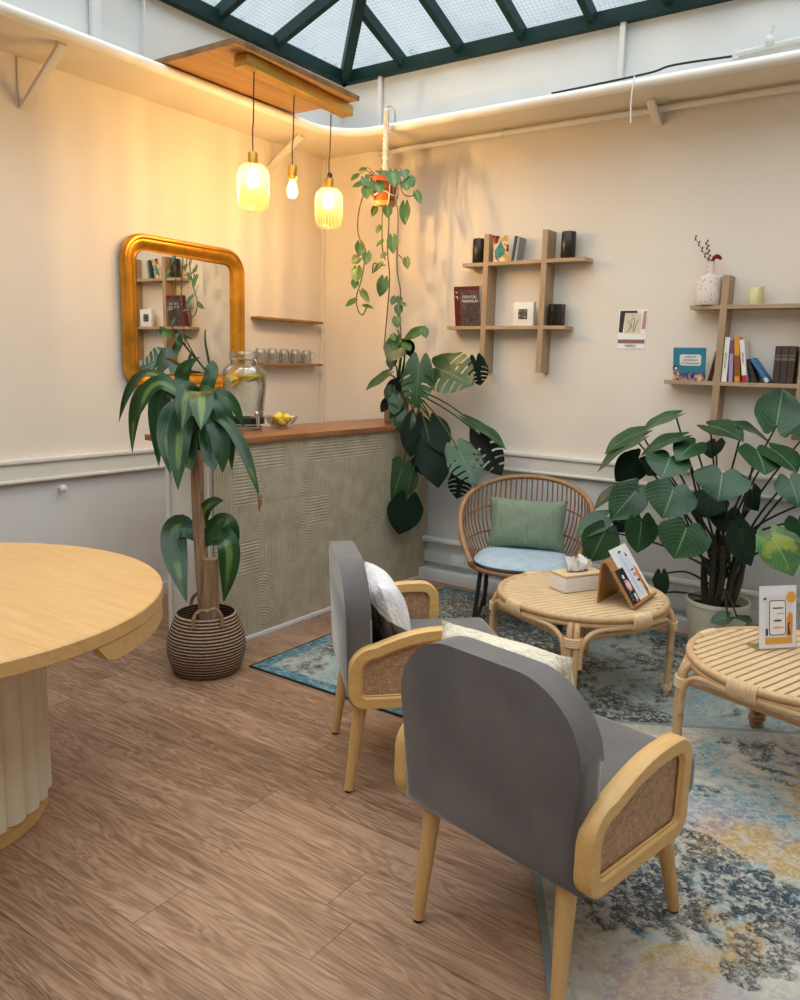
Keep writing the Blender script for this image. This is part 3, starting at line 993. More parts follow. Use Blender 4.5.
# ------------------------------------------------------------------ rugs
def rug(name, label, loc, rotz, hx, hy, mat, under=None):
    """thin pile rug; where it lies over another rug it rides on top of it"""
    TH = .007
    R_ = Matrix.Rotation(rotz, 3, 'Z')
    def lift(x, y):
        if under is None: return 0.0
        p = R_ @ V3((x, y, 0)) + V3(loc)
        (ux0, ux1, uy0, uy1) = under
        d = min(p.x - ux0, ux1 - p.x, p.y - uy0, uy1 - p.y)
        s = max(0.0, min(1.0, (d + .05) / .05))
        return .0073 * s
    b = B()
    nx, ny = int(hx * 2 / .03), int(hy * 2 / .03)
    b.grid(lambda u, v: V3(((u * 2 - 1) * hx, (v * 2 - 1) * hy, TH + lift((u * 2 - 1) * hx, (v * 2 - 1) * hy))), nx, ny)
    ring = [((k / nx * 2 - 1) * hx, -hy) for k in range(nx)] + [(hx, (k / ny * 2 - 1) * hy) for k in range(ny)] + [((1 - k / nx * 2) * hx, hy) for k in range(nx)] + [(-hx, (1 - k / ny * 2) * hy) for k in range(ny)]
    b.loft([[V3((x, y, TH + lift(x, y))) for x, y in ring], [V3((x, y, lift(x, y) + .0003)) for x, y in ring]], caps=False)
    bmesh.ops.remove_doubles(b.bm, verts=b.bm.verts[:], dist=1e-4)
    o = b.build(name, mat)
    o.location = loc; o.rotation_euler.z = rotz
    return tag(o, label, 'rug')
R1 = (1.295, 4.5, -2.03, -.18)
rug('area_rug', 'worn teal and grey rug with a dark teal border under the wicker chair', ((R1[0] + R1[1]) / 2, (R1[2] + R1[3]) / 2, 0), 0, (R1[1] - R1[0]) / 2, (R1[3] - R1[2]) / 2, rug_mat('teal_rug', 'teal', (R1[1] - R1[0]) / 2, (R1[3] - R1[2]) / 2))
d1 = V3((.866, .5, 0)); d2 = V3((.5, -.866, 0)); c0 = V3((2.60, -1.72, 0))
cc = c0 + d1 * 1.2 + d2 * 1.35
rug('area_rug', 'large multicoloured faded rug with ochre and blue patches under the front armchair', (cc.x, cc.y, 0), PI / 6, 1.2, 1.35, rug_mat('multicolour_rug', 'multi', 1.2, 1.35), R1)

# ------------------------------------------------------------------ bar counter
t = thing('bar_counter', 'narrow bar counter clad in sage relief tiles with a white end panel', 'counter', (0, 0, 0))
b = B(); b.box((.835, -1.0, .534), (.33, 1.99, 1.068)); b.build('carcass', M['rail'], t, smooth=False)
b = B(); b.box((1.003, -1.005, .537), (.018, 1.97, 1.06)); b.build('tiled_front', tile_mat(), t, smooth=False)
b = B(); b.box((.84, -2.0, .53), (.30, .02, 1.06), bev=.002); b.box((.70, -2.006, .53), (.03, .034, 1.06), bev=.002); b.build('end_panel', M['rail'], t)
b = B(); b.box((1.014, -1.0, .012), (.012, 1.98, .024), bev=.003); b.build('kick_trim', M['dado'], t)
b = B()
b.prism([(.56, -2.05), (1.035, -2.05), (1.035, -.004), (.56, -.004)], lambda u, v, w: (u, v, 1.084 + w), .032, .004)
tag(b.build('worktop', M['worktop']), 'oiled wooden worktop lying along the tiled bar counter', 'worktop')
CT = 1.10

# wall shelves over the bar
for z, lab in ((1.785, 'upper thin wooden wall shelf, empty, beside the mirror'), (1.478, 'lower thin wooden wall shelf holding glass mugs beside the mirror')):
    b = B(); b.box((.043, -.408, z - .009), (.086, .655, .018), bev=.002)
    tag(b.build('wall_shelf', M['ledgewood']), lab, 'shelf', 'thin wall shelves behind the bar')
# glass mugs, upside down
ords = ['first', 'second', 'third', 'fourth', 'fifth']
mug = None
for i in range(5):
    y = -.690 + .117 * i
    lab = '%s clear glass mug counted from the water dispenser, upside down on the lower wall shelf' % ords[i]
    if mug is None:
        mug = thing('glass_mug', lab, 'mug', (.044, y, 1.479), .9, 'glass mugs on the lower wall shelf')
        q = B(); q.lathe([(.036, 0), (.038, .002), (.039, .05), (.038, .075), (.030, .094), (.012, .098), (.0, .098), (.0, .093), (.028, .088), (.035, .072), (.0355, .05), (.035, .002), (.036, 0)], n=24, caps=False)
        q.build('body', M['mug_glass'], mug)
        q = B(); q.tube([(.038, 0, .075), (.060, 0, .070), (.064, 0, .045), (.056, 0, .025), (.038, 0, .022)], .005, 8, smooth=4); q.build('handle', M['mug_glass'], mug)
    else:
        c = copy_tree(mug); c.location = (.044, y, 1.479); c['label'] = lab

# ------------------------------------------------------------------ mirror
t = thing('wall_mirror', 'large gilt framed mirror with rounded corners on the wall behind the bar', 'mirror', (0.012, -1.305, 1.748), .018)
H_, W_ = .895, .95
prof = [(0, .002), (0, .03), (.008, .044), (.02, .046), (.03, .040), (.045, .043), (.062, .034), (.075, .020), (.085, .017), (.094, .022), (.100, .016), (.104, .006)]
b = B()
rings = []
nn = 10
for ins, hgt in prof:
    P = rrect(W_ - 2 * ins, H_ - 2 * ins, max(.03, .15 - ins), nn)
    rings.append([V3((hgt, u, v)) for u, v in P])
b.loft(rings, caps=False)
b.build('frame', M['gold'], t)
b = B(); P = rrect(W_ - .19, H_ - .19, .06, 8)
b.prism(P, lambda u, v, w: (.016 + w - u * .027, u, v), .004)
b.build('mirror_glass', M['mirror'], t, smooth=False)

# ------------------------------------------------------------------ water dispenser and bowl
DX, DY = .655, -1.43
t = thing('water_dispenser', 'large glass water dispenser with lemon slices, standing on the bar worktop', 'dispenser', (DX, DY, CT))
q = B(); q.lathe([(.095, 0), (.10, .008), (.10, .02), (.085, .028), (.085, .04)], n=32)
q.build('stand', M['chrome'], t)
q = B(); q.lathe([(.0, .045), (.098, .045), (.108, .055), (.112, .12), (.124, .24), (.128, .305), (.122, .335), (.10, .36), (.078, .372), (.074, .405), (.071, .405), (.075, .370), (.098, .355), (.118, .333), (.124, .305), (.120, .24), (.108, .12), (.104, .06), (.096, .05), (.0, .05)], n=40, caps=False)
q.build('jar', M['glass'], t)
q = B(); q.lathe([(.0, .055), (.100, .055), (.105, .12), (.117, .24), (.121, .305), (.119, .318), (.0, .318)], n=36, caps=False)
q.build('water', M['water'], t)
q = B(); q.lathe([(.0, .408), (.083, .406), (.086, .414), (.086, .428), (.08, .440), (.05, .446), (.0, .447)], n=36, caps=False)
q.build('lid', M['mug_glass'], t)
q = B(); q.lathe([(.0805, .392), (.0835, .394), (.0835, .402), (.0805, .404)], n=36, caps=False); q.tube([(.083, 0, .40), (.098, .0, .385), (.095, 0, .345), (.105, 0, .33)], .003, 6)
q.build('wire_clasp', M['chrome'], t)
a = math.radians(-18)
ca, sa = math.cos(a), math.sin(a)
q = B(); q.tube([(ca * .09, sa * .09, .07), (ca * .165, sa * .165, .07)], .012, 12); q.tube([(ca * .165, sa * .165, .085), (ca * .168, sa * .168, .03)], .010, 12); q.sphere((ca * .15, sa * .15, .10), .014); q.tube([(ca * .15, sa * .15, .07), (ca * .15, sa * .15, .115)], .008, 8)
q.build('tap', M['chrome'], t)
q = B(); q.lathe([(.1125, .036), (.1135, .04), (.1135, .066), (.1125, .07), (.105, .07), (.105, .036)], n=36, caps=False); q.build('base_band', M['black'], t)
q = B()
for k in range(5):
    pts = [(.1285 * math.cos(x), .1285 * math.sin(x), .27 - .028 * k) for x in [a - .55 + .18 * i for i in range(7)]]
    if k in (0, 4): q.tube(pts, .0025, 6)
    else: q.tube([pts[0], pts[1]] if k % 2 else [pts[5], pts[6]], .0022, 6)
for i in range(9):
    x = a - .42 + .105 * i
    for k, z in ((0, .235), (1, .215), (2, .185)):
        rr_ = .1258
        q.tube([(rr_ * math.cos(x), rr_ * math.sin(x), z), (rr_ * math.cos(x + .05), rr_ * math.sin(x + .05), z + .012)], .0018, 5)
q.build('raised_pattern', M['mug_glass'], t)
for k in range(16):
    a = 2 * PI * k / 11 + .3
    r = .086 if k < 11 else .042
    q = B(); q.lathe([(.0, -.005), (.029, -.005), (.032, 0), (.029, .005), (.0, .005)], n=20, caps=False)
    o = q.build('lemon_slice', M['lemon'])
    o.location = (DX + r * math.cos(a), DY + r * math.sin(a), CT + .302 - .010 * (k % 3)); o.rotation_euler = (random.uniform(-.3, .3), random.uniform(-.3, .3), a)
    tag(o, 'yellow lemon slice floating at the top of the water dispenser', 'lemon slice', 'lemon slices in the dispenser')
BX, BY = .725, -1.205
t = thing('glass_bowl', 'shallow cut glass bowl on the worktop holding lemon pieces', 'bowl', (BX, BY, CT))
q = B()
rr = []
for r, z in [(.04, 0), (.045, .004), (.075, .03), (.098, .072), (.094, .072), (.071, .033), (.04, .010), (.0, .010)]:
    rr.append([V3((max(r, .0005) * (1 + (.035 if k % 2 else -.01) * (r > .05)) * math.cos(2 * PI * k / 48), max(r, .0005) * (1 + (.035 if k % 2 else -.01) * (r > .05)) * math.sin(2 * PI * k / 48), z)) for k in range(48)])
q.loft(rr, caps=True); q.build('bowl', M['mug_glass'], t)
for k, (x, y, z) in enumerate([(-.030, -.016, .036), (.026, -.022, .036), (0, .028, .036), (-.01, -.005, .066), (.034, .018, .060), (-.036, .022, .062), (.004, -.046, .060)]):
    q = B(); q.sphere((0, 0, 0), .0255, sc=(1.15, .95, .75))
    o = q.build('lemon_piece', M['lemon'])
    o.location = (BX + x, BY + y, CT + z); o.rotation_euler = (.3 * k, .5 * k, k)
    tag(o, 'cut yellow lemon piece heaped in the cut glass bowl', 'lemon', 'lemon pieces in the bowl')

# ------------------------------------------------------------------ pendant board and lamp
BZ = 2.996
t = thing('ceiling_board', 'wooden plank board laid across the ledge, carrying the pendant lamps', 'board', (0, 0, BZ))
b = B(); b.prism([(.06, -1.77), (.955, -1.76), (.935, -.775), (.06, -.775)], lambda u, v, w: (u, v, .012 + w), .024, .003)
o = b.build('board', M['boardwood'], t)
o.location.z = .003
b = B(); b.box((.947, -1.27, .015), (.010, .98, .026), rot=(0, 0, .02), bev=.002); b.box((.5, -1.772, .015), (.9, .010, .026), rot=(0, 0, .011)); b.build('edge_band', plain('weathered_edge', '8A6C50', .75, var=.15, scale=12, spec=.15), t)
pend = thing('pendant_lamp', 'brass ceiling bar with three lit pendants hanging from the wooden board', 'lamp', (.85, -1.2, BZ))
b = B(); b.box((0, 0, -.030), (.085, .93, .058), rot=(0, 0, .07), bev=.003); b.build('ceiling_bar', M['brass'], pend)
for k, (x, y, ztop, shade) in enumerate(((.872, -1.57, 2.552, True), (.806, -1.20, 2.572, False), (.752, -.82, 2.582, True))):
    lx, ly = x - .85, y + 1.2
    q = B(); lz = ztop - BZ
    q.tube([(lx + .01, ly, -.055), (lx + .004, ly, -.2 + lz * .2), (lx - .006, ly + .004, lz * .75), (lx, ly, lz)], .0035, 7, smooth=5)
    cd = q.build('cord', M['cord'], pend)
    q = B(); q.lathe([(.0, 0), (.024, -.001), (.026, -.005), (.026, -.062), (.022, -.066), (.018, -.078), (.0, -.078)], (lx, ly, lz), 20, caps=False)
    q.build('socket', M['brass'], cd)
    q = B(); q.lathe([(.012, -.07), (.015, -.085), (.027, -.115), (.031, -.135), (.028, -.158), (.016, -.174), (.001, -.178)], (lx, ly, lz), 20)
    q.build('bulb', M['bulb'], cd)
    q = B(); q.tube([(lx, ly, lz - .100), (lx, ly, lz - .155)], .005, 10); q.build('filament', M['filament'], cd)
    if shade:
        q = B(); R_ = .083; rings = []
        for r, z in [(.028, -.058), (.052, -.063), (.074, -.085), (R_, -.115), (R_, -.23), (.075, -.268), (.055, -.288), (.030, -.294), (.004, -.295)]:
            rings.append([V3((r * (1 + .012 * math.cos(26 * 2 * PI * j / 104)) * math.cos(2 * PI * j / 104), r * (1 + .012 * math.cos(26 * 2 * PI * j / 104)) * math.sin(2 * PI * j / 104), z)) for j in range(104)])
        q.loft(rings, caps=False)
        o = q.build('shade', M['shade'], cd); o.location = (lx, ly, lz)
    if k == 2:
        q = B(); q.sphere((lx + .012, ly - .008, lz + .012), .016, sc=(1, 1, 1.2)); q.build('cord_grip', M['black'], cd)

# ------------------------------------------------------------------ oval pedestal table
TX, TY, TR = 1.440, -3.600, .745
t = thing('pedestal_table', 'round light oak dining table on a cream fluted pedestal', 'table', (TX, TY, 0))
q = B(); q.lathe([(.0, .704), (TR - .004, .704), (TR, .708), (TR, .746), (TR - .004, .75), (.0, .75)], n=128, caps=False)
q.build('tabletop', M['oak'], t)
q = B()
a0, a1 = math.radians(12), math.radians(194)
N_ = 60
rings = []
for k in range(N_ + 1):
    a = a0 + (a1 - a0) * k / N_
    e = min(k, N_ - k)
    lowz = .704 - .058 * min(1, (e / 1.6) ** .5 if e else .02)
    rings.append([V3((r * math.cos(a), r * math.sin(a), z)) for r, z in ((TR - .003, .704), (TR - .003, lowz), (TR - .035, lowz), (TR - .035, .704))])
q.loft(rings)
q.build('apron', M['oak'], t)
q = B()
NF, per = 30, 8
def flute(z, R_):
    P = []
    for k in range(NF * per):
        ph = (k % per) / per
        r = R_ - .018 + .020 * math.sqrt(max(0, 1 - (2 * ph - 1) ** 2))
        a = 2 * PI * k / (NF * per)
        P.append(V3((r * math.cos(a), r * math.sin(a), z)))
    return P
q.loft([flute(z, .368) for z in (.062, .30, .704)])
q.build('pedestal', M['cream_flute'], t, angle=60)
q = B(); q.lathe([(.0, 0), (.352, 0), (.356, .004), (.356, .062), (.0, .062)], n=72, caps=False)
q.build('plinth', M['oak'], t)

# ------------------------------------------------------------------ armchairs
def arm_outline(off=0.0, n=7):
    K = [(-.235, .335, .05), (.225, .335, .06), (.225, .575, .07), (-.235, .535, .075)]
    P = []
    # straight bottom and front, arched top
    y0, y1, z0 = -.258 + off, .186 - off, .334 + off
    def arc(cx, cz, r, s, e):
        return [(cx + r * math.cos(s + (e - s) * k / n), cz + r * math.sin(s + (e - s) * k / n)) for k in range(n + 1)]
    r = max(.012, .055 - off * .8)
    P += arc(y0 + r, z0 + r, r, PI, 1.5 * PI)
    P += arc(y1 - r, z0 + r, r, 1.5 * PI, 2 * PI)
    zt1 = .612 - off
    r2_ = max(.02, .075 - off)
    P += arc(y1 - r2_, zt1 - r2_, r2_, 0, PI / 2)
    # top sweeps gently down to the rear
    r3 = max(.02, .085 - off * .8)
    zt0 = .556 - off * .95
    ys = y1 - r2_
    for k in range(1, 9):
        s = k / 9
        yy = ys + (y0 + r3 - ys) * s
        P.append((yy, zt1 + (zt0 - zt1) * s + .018 * math.sin(PI * s)))
    P += arc(y0 + r3, zt0 - r3, r3, PI / 2, PI)
    return P
def armchair(label, loc, rotz, legz):
    t = thing('armchair', label, 'armchair', loc, rotz, 'grey velvet armchairs')
    # back: rounded arch, slightly dished to the front
    w2, zb, zt = .280, .328, .818
    P = [(-w2, zb), (w2, zb)]
    r = .175
    n = 14
    for cx, s in ((w2 - r, 0), (-w2 + r, PI / 2)):
        for k in range(n + 1):
            a = s + PI / 2 * k / n
            P.append((cx + r * math.cos(a), zt - r + (r * math.sin(a)) + (.010 * math.cos((cx + r * math.cos(a)) / w2 * PI / 2))))
    q = B(); q.prism(P, lambda u, v, w: (u, -.228 + w + .02 * (u / w2) ** 2 * .4 - (v - zb) * .055 + .012, v), .088, .036, seg=6)
    bk = q.build('backrest', M['velvet'], t, angle=50)
    q = B(); q.tube([(u * .962, -.228 - .043 - (v - zb) * .055 + .012 + .02 * (u / w2) ** 2 * .4 + .008, zb + .016 + (v - zb) * .948) for u, v in P[1:] + P[:1]], .0035, 6)
    q.build('piping', M['velvet'], bk)
    q = B(); q.box((0, .10, .405), (.50, .55, .135), bev=.045, seg=5)
    st = q.build('seat', M['velvet'], t)
    for s in (-1, 1):
        x = s * .291
        o_, i_ = arm_outline(0), arm_outline(.042)
        fr = lambda u, v, w, x=x: (x + w, u, v)
        q = B(); q.ringprism(o_, i_, fr, .046)
        ar = q.build('arm_frame', M['beech'], t, angle=50)
        q = B(); q.prism(i_, fr, .012)
        q.build('cane_panel', M['cane'], ar, smooth=False)
        q = B()
        q.tube([(x + s * .012, u, v) for u, v in arm_outline(.045)], .004, 6, closed=True)
        q.build('bead', M['beech'], ar)
    for (sx, yt, yb, xt, xb, zl) in ((-1, -.20, -.24, .215, .228, legz[0]), (1, -.20, -.24, .215, .228, legz[1]), (-1, .235, .318, .205, .226, legz[2]), (1, .235, .318, .205, .226, legz[3])):
        q = B(); q.tube([(sx * xt + .006, yt, .36), (sx * xb + .016, yb - .006, zl + .008)], [.026, .0165], 18)
        lg = q.build('leg', M['beech_leg'], t)
        q = B(); q.lathe([(.0, zl), (.013, zl), (.014, zl + .009), (.0, zl + .009)], (sx * xb + .016, yb - .006, 0), 14, caps=False)
        q.build('foot_glide', M['black'], lg)
    return t
CH1 = (3.237, -2.841); TH1 = -.197
CH2 = (2.41, -2.29); TH2 = -.774
armchair('front grey velvet armchair seen from behind, cream cushion against its back', (*CH1, 0), TH1, (0, .0075, .0075, .0075))
armchair('second grey velvet armchair, seen from its side, with a white cushion with brown patch', (*CH2, 0), TH2, (0, 0, .0075, 0))
def cushion(name, label, chair, th, l, w, h, tk, rot, mat, seed, pinch=.06):
    s, c_ = math.sin(th), math.cos(th)
    q = B(); q.pillow(w, h, tk, seed=seed, pinch=pinch)
    o = q.build(name, mat)
    o.location = (chair[0] + c_ * l[0] - s * l[1], chair[1] + s * l[0] + c_ * l[1], l[2])
    o.rotation_euler = (Matrix.Rotation(th, 3, 'Z') @ Euler(rot).to_matrix()).to_euler()
    return tag(o, label, 'cushion')
cushion('cushion', 'cream cotton cushion leaning inside the front armchair', CH1, TH1, (-.075, -.085, .640), .43, .35, .17, (math.radians(7), math.radians(-2), 0), M['creamcush'], 1)
cushion('cushion', 'white cushion with a dark brown patch in the second armchair', CH2, TH2, (.03, -.095, .600), .42, .29, .15, (math.radians(20), math.radians(0), 0), M['whitecush'], 2)

# ------------------------------------------------------------------ cane tables
def cane_table(label, loc, rotz, dark_leg=None):
    t = thing('cane_coffee_table', label, 'coffee table', loc, rotz, 'round cane coffee tables')
    R_, zt = .385, .443
    circ = lambda r, z, n=56: [(r * math.cos(2 * PI * k / n), r * math.sin(2 * PI * k / n), z) for k in range(n)]
    q = B(); q.tube(circ(R_, zt - .010), .0155, 12, closed=True); q.tube(circ(R_ - .002, zt - .036), .012, 10, closed=True)
    q.build('rim', M['rattan'], t)
    q = B()
    a = PI / 4
    nsl, pitch = 21, .0345
    for i in range(nsl):
        v = (i - (nsl - 1) / 2) * pitch
        half = math.sqrt(max(0, (R_ - .012) ** 2 - v * v))
        if half < .05: continue
        rnd = random.Random(i)
        # each slat is split lengthways into two or three pieces by the bars underneath
        cuts = [-half] + sorted(rnd.uniform(-half * .7, half * .7) for _ in range(2)) + [half]
        for u0, u1 in zip(cuts, cuts[1:]):
            c_ = V3(((u0 + u1) / 2, v, zt - .005))
            c_ = Matrix.Rotation(a, 3, 'Z') @ c_
            q.box(c_, (u1 - u0 - .0015, pitch - .0075, .009), rot=Matrix.Rotation(a, 3, 'Z'), bev=.002, seg=1)
    q.build('slatted_top', M['rattan_slat'], t, smooth=False)
    q = B()
    for v in (-.2, 0, .2):
        half = math.sqrt((R_ - .01) ** 2 - v * v)
        p = Matrix.Rotation(a, 3, 'Z')
        q.tube([p @ V3((v, -half, zt - .024)), p @ V3((v, half, zt - .024))], .011, 8)
    q.build('cross_bar', M['rattan'], t)
    for k in range(4):
        A = k * PI / 2
        pol = lambda r, z, da=0.0, A=A: V3((r * math.cos(A + da), r * math.sin(A + da), z))
        q = B()
        for off in (-.036, .036):
            q.tube([pol(R_ - .045, zt - .034, off), pol(R_ - .002, zt - .035, off), pol(R_ + .022, zt - .06, off), pol(R_ + .03, zt - .11, off), pol(R_ + .03, .18, off), pol(R_ + .028, .002, off)], .0145, 10, smooth=5)
        lg = q.build('leg', M['rattan'] if k != dark_leg else M['wicker'], t)
        q = B()
        for i in range(5):
            zz = .318 + i * .008
            q.tube([pol(R_ + .03, zz) + V3((math.cos(A) * .020 * math.cos(x) - math.sin(A) * .034 * math.sin(x), math.sin(A) * .020 * math.cos(x) + math.cos(A) * .034 * math.sin(x), 0)) for x in [j * 2 * PI / 16 for j in range(16)]], .0052, 6, closed=True)
        q.build('binding', M['rattan_slat'] if k != dark_leg else M['wicker'], lg)
        q = B()
        for i in range(3):
            zz = .03 + i * .009
            q.tube([pol(R_ + .028, zz) + V3((math.cos(A) * .019 * math.cos(x) - math.sin(A) * .032 * math.sin(x), math.sin(A) * .019 * math.cos(x) + math.cos(A) * .032 * math.sin(x), 0)) for x in [j * 2 * PI / 16 for j in range(16)]], .005, 6, closed=True)
        q.build('binding', M['rattan_slat'] if k != dark_leg else M['wicker'], lg)
        q = B()
        for sgn in (-1, 1):
            q.tube([pol(R_ + .032, .22, sgn * .085), pol(R_ + .032, .30, sgn * .088), pol(R_ + .022, .355, sgn * .14), pol(R_ + .008, .385, sgn * .26), pol(R_ + .004, .397, sgn * .45), pol(R_ + .003, .400, sgn * .68)], .0115, 9, smooth=5)
        q.build('curved_brace', M['rattan'], t)
        # wrapped joint on the rim half way between two legs
        q = B()
        for i in range(11):
            d_ = PI / 4 + (i - 5) * .024
            q.tube([pol(R_ + .0 + .019 * math.cos(x), zt - .025 + .031 * math.sin(x), d_) for x in [j * 2 * PI / 16 for j in range(16)]], .0055, 6, closed=True)
        q.build('rim_binding', M['rattan_slat'], t)
        q = B(); p0, p1 = pol(R_ + .022, .335), V3((-(R_ + .022) * math.sin(A), (R_ + .022) * math.cos(A), .335))
        q.tube([p0, p1], .011, 9)
        q.build('stretcher', M['rattan'], t)
    return t
TA = (2.655, -1.185); TB = (3.655, -1.545)
cane_table('round slatted cane coffee table holding the tissue box', (*TA, .0075), math.radians(18))
cane_table('round slatted cane coffee table holding the printed sign card', (*TB, .015), math.radians(27), 1)
ZA = .0075 + .4432
ZB = .015 + .4432

# tissue box
ax = V3((.095, .171, 0)).normalized()
rz = math.atan2(ax.y, ax.x)
cpt = V3((2.601, -1.262, 0)) + ax * .115 + V3((-ax.y, ax.x, 0)) * .06
t = thing('tissue_box', 'white tissue box with a pale wooden lid on the cane table', 'tissue box', (cpt.x, cpt.y, ZA), rz)
q = B(); q.box((0, 0, .038), (.235, .125, .076), bev=.010, seg=3); q.build('body', M['white_plastic'], t)
q = B(); q.box((0, 0, .081), (.238, .128, .011), bev=.004); ld = q.build('lid', M['rattan_slat'], t)
q = B(); q.lathe([(.0, .0872), (.06, .0872), (.06, .088), (.0, .088)], n=24, caps=False)
for v in q.bm.verts: v.co.y *= .45
q.build('slot', M['black'], ld)
q = B()
for (dx, dy, hh, wv, tilt) in ((-.022, .0, .075, .05, -.10), (.022, .004, .068, .052, .12), (.0, -.006, .055, .045, .0)):
    def sheet(u, v, dx=dx, dy=dy, hh=hh, wv=wv, tilt=tilt):
        x = (u * 2 - 1)
        z = v * hh * (1 - .55 * abs(x) ** 1.5) + .006 * math.sin(9 * x + dx * 60) * v
        return V3((dx + x * wv * (.75 + .35 * v) + tilt * v * .10, dy + .010 * math.sin(6 * x + dx * 90) * (.4 + v) + .018 * v * math.cos(2.5 * x), .087 + z))
    q.grid(sheet, 16, 8)
    q.grid(lambda u, v: sheet(u, v) + V3((0, .0035, -.001)), 16, 8)
q.build('tissue', M['paper'], t)

# bent plywood stand and leaflets
SX, SY = 2.782, -1.165
t = thing('leaflet_stand', 'bent plywood leaflet stand with a lip on the cane table', 'stand', (SX, SY, ZA))
W2 = .14
pr = [(0, .0), (.004, .17), (.009, .186), (.020, .190), (.030, .182), (.148, .010), (.160, .004), (.172, .010), (.176, .024)]
q = B()
th = .0075
rings = []
for i, (x, z) in enumerate(pr):
    a_ = pr[max(0, i - 1)]; b_ = pr[min(len(pr) - 1, i + 1)]
    d = V3((b_[0] - a_[0], 0, b_[1] - a_[1])).normalized()
    nn_ = V3((d.z, 0, -d.x))
    p = V3((x, 0, z))
    rings.append([p + V3((0, -W2, 0)), p + V3((0, W2, 0)), p + V3((0, W2, 0)) + nn_ * -th, p + V3((0, -W2, 0)) + nn_ * -th])
rings[0] = [V3((v.x, v.y, 0)) for v in rings[0]]
q.loft(rings)
q.build('stand', wood('bent_plywood', 'B98552', '93612F', (0, 0, 1), 1.3, .45, .5), t)
sd_ = V3((.030 - .148, 0, .182 - .010)).normalized()          # up the slope
nd_ = V3((sd_.z, 0, -sd_.x))
if nd_.x < 0: nd_ = -nd_
Rm = Matrix((V3((0, 1, 0)), sd_, nd_)).transposed()
foot = V3((SX + .1485, SY, ZA + .0135)) + nd_ * .0045
def card(name, label, cat, yoff, w, h, layers, up=0.0, lift=0.0, base='paper', letters=()):
    t = thing(name, label, cat)
    t.matrix_world = Matrix.Translation(foot + V3((0, yoff, 0)) + sd_ * up + nd_ * lift) @ Rm.to_4x4()
    q = B(); q.box((0, h / 2, 0), (w, h, .0016)); q.build('sheet', M[base] if isinstance(base, str) else base, t, smooth=False)
    for k, (nm, poly, mt) in enumerate(layers):
        q = B(); q.prism(poly, lambda u, v, ww, k=k: (u, v, .0012 + .0004 * k + ww), .0004); q.build(nm, mt, t, smooth=False)
    for (s, size, x, y, mt) in letters:
        text(s, size, t, mt, (x, y, .0034), (0, 0, 0))
    return t
def rc(x0, y0, x1, y1): return [(x0, y0), (x1, y0), (x1, y1), (x0, y1)]
def disc(x, y, r, n=20): return [(x + r * math.cos(2 * PI * k / n), y + r * math.sin(2 * PI * k / n)) for k in range(n)]
INK = flat('dark_ink', '26262C'); GOLDP = flat('golden_print', 'E0A23C'); PINKP = flat('pink_print', 'E58A8C'); GREYP = flat('grey_print', 'A9B3C4'); DARKC = flat('charcoal_card', '1E2528', .35); BLUSH = flat('blush_print', 'E9C6BE'); ORNG = flat('amber_print', 'D9922F')
card('leaflet', 'white printed leaflet with an amber edge leaning on the plywood stand', 'leaflet', .040, .215, .262,
     [('printed_panel', rc(-.055, .02, .045, .235), flat('pale_blue_print', 'DCE2EE')), ('amber_panel', [(.048, .0), (.082, .0), (.082, .13), (.062, .155), (.05, .10)], ORNG),
      ('ink_mark', [(.03, .205), (.055, .205), (.043, .225)], INK), ('ink_mark', rc(.01, .135, .042, .142), INK), ('pink_mark', rc(.012, .105, .045, .122), PINKP), ('ink_mark', rc(.02, .078, .05, .088), INK), ('ink_mark', [(.06, .02), (.07, .05), (.064, .085), (.075, .055), (.072, .02)], INK), ('grey_rule', rc(-.022, .03, -.018, .22), GREYP), ('ink_mark', rc(-.03, .232, .0, .24), INK)])
card('leaflet', 'small charcoal card with a pink emblem leaning in front of the white leaflet', 'leaflet', -.074, .092, .168,
     [('emblem', disc(.008, .085, .029), PINKP), ('emblem_ring', disc(.008, .085, .018), BLUSH), ('white_mark', rc(-.01, .12, .008, .138), M['paper']), ('white_mark', rc(.01, .012, .03, .042), M['paper']), ('pink_mark', rc(-.0, .004, .024, .014), PINKP)] +
     [('speck', disc(-.025 + .004 * (i % 2), .02 + .018 * i, .004, 8), GREYP) for i in range(7)], lift=.004, base=DARKC)

# acrylic sign on the second table
p0, p1 = V3((3.518, -1.514, ZB)), V3((3.618, -1.404, ZB))
wd = (p1 - p0).normalized()
fd = V3((wd.y, -wd.x, 0))
lean = math.radians(9)
upv = (V3((0, 0, 1)) * math.cos(lean) - fd * math.sin(lean))
nv_ = wd.cross(upv)
t = thing('sign_card', 'printed card sign with a gold seal in an acrylic holder on the cane table', 'sign')
t.matrix_world = Matrix.Translation((p0 + p1) / 2 + V3((0, 0, .005)) - wd * .012) @ Matrix((wd, upv, nv_)).transposed().to_4x4() @ Matrix.Scale(1.07, 4)
q = B(); q.box((0, .115, 0), (.158, .23, .004), bev=.001); q.box((0, .004, -.035), (.158, .004, .07), rot=(lean, 0, 0)); q.build('holder', M['glass'], t, smooth=False)
q = B(); q.box((0, .115, .0026), (.150, .222, .001)); q.build('sheet', flat('lilac_white_paper', 'E4E2EC'), t, smooth=False)
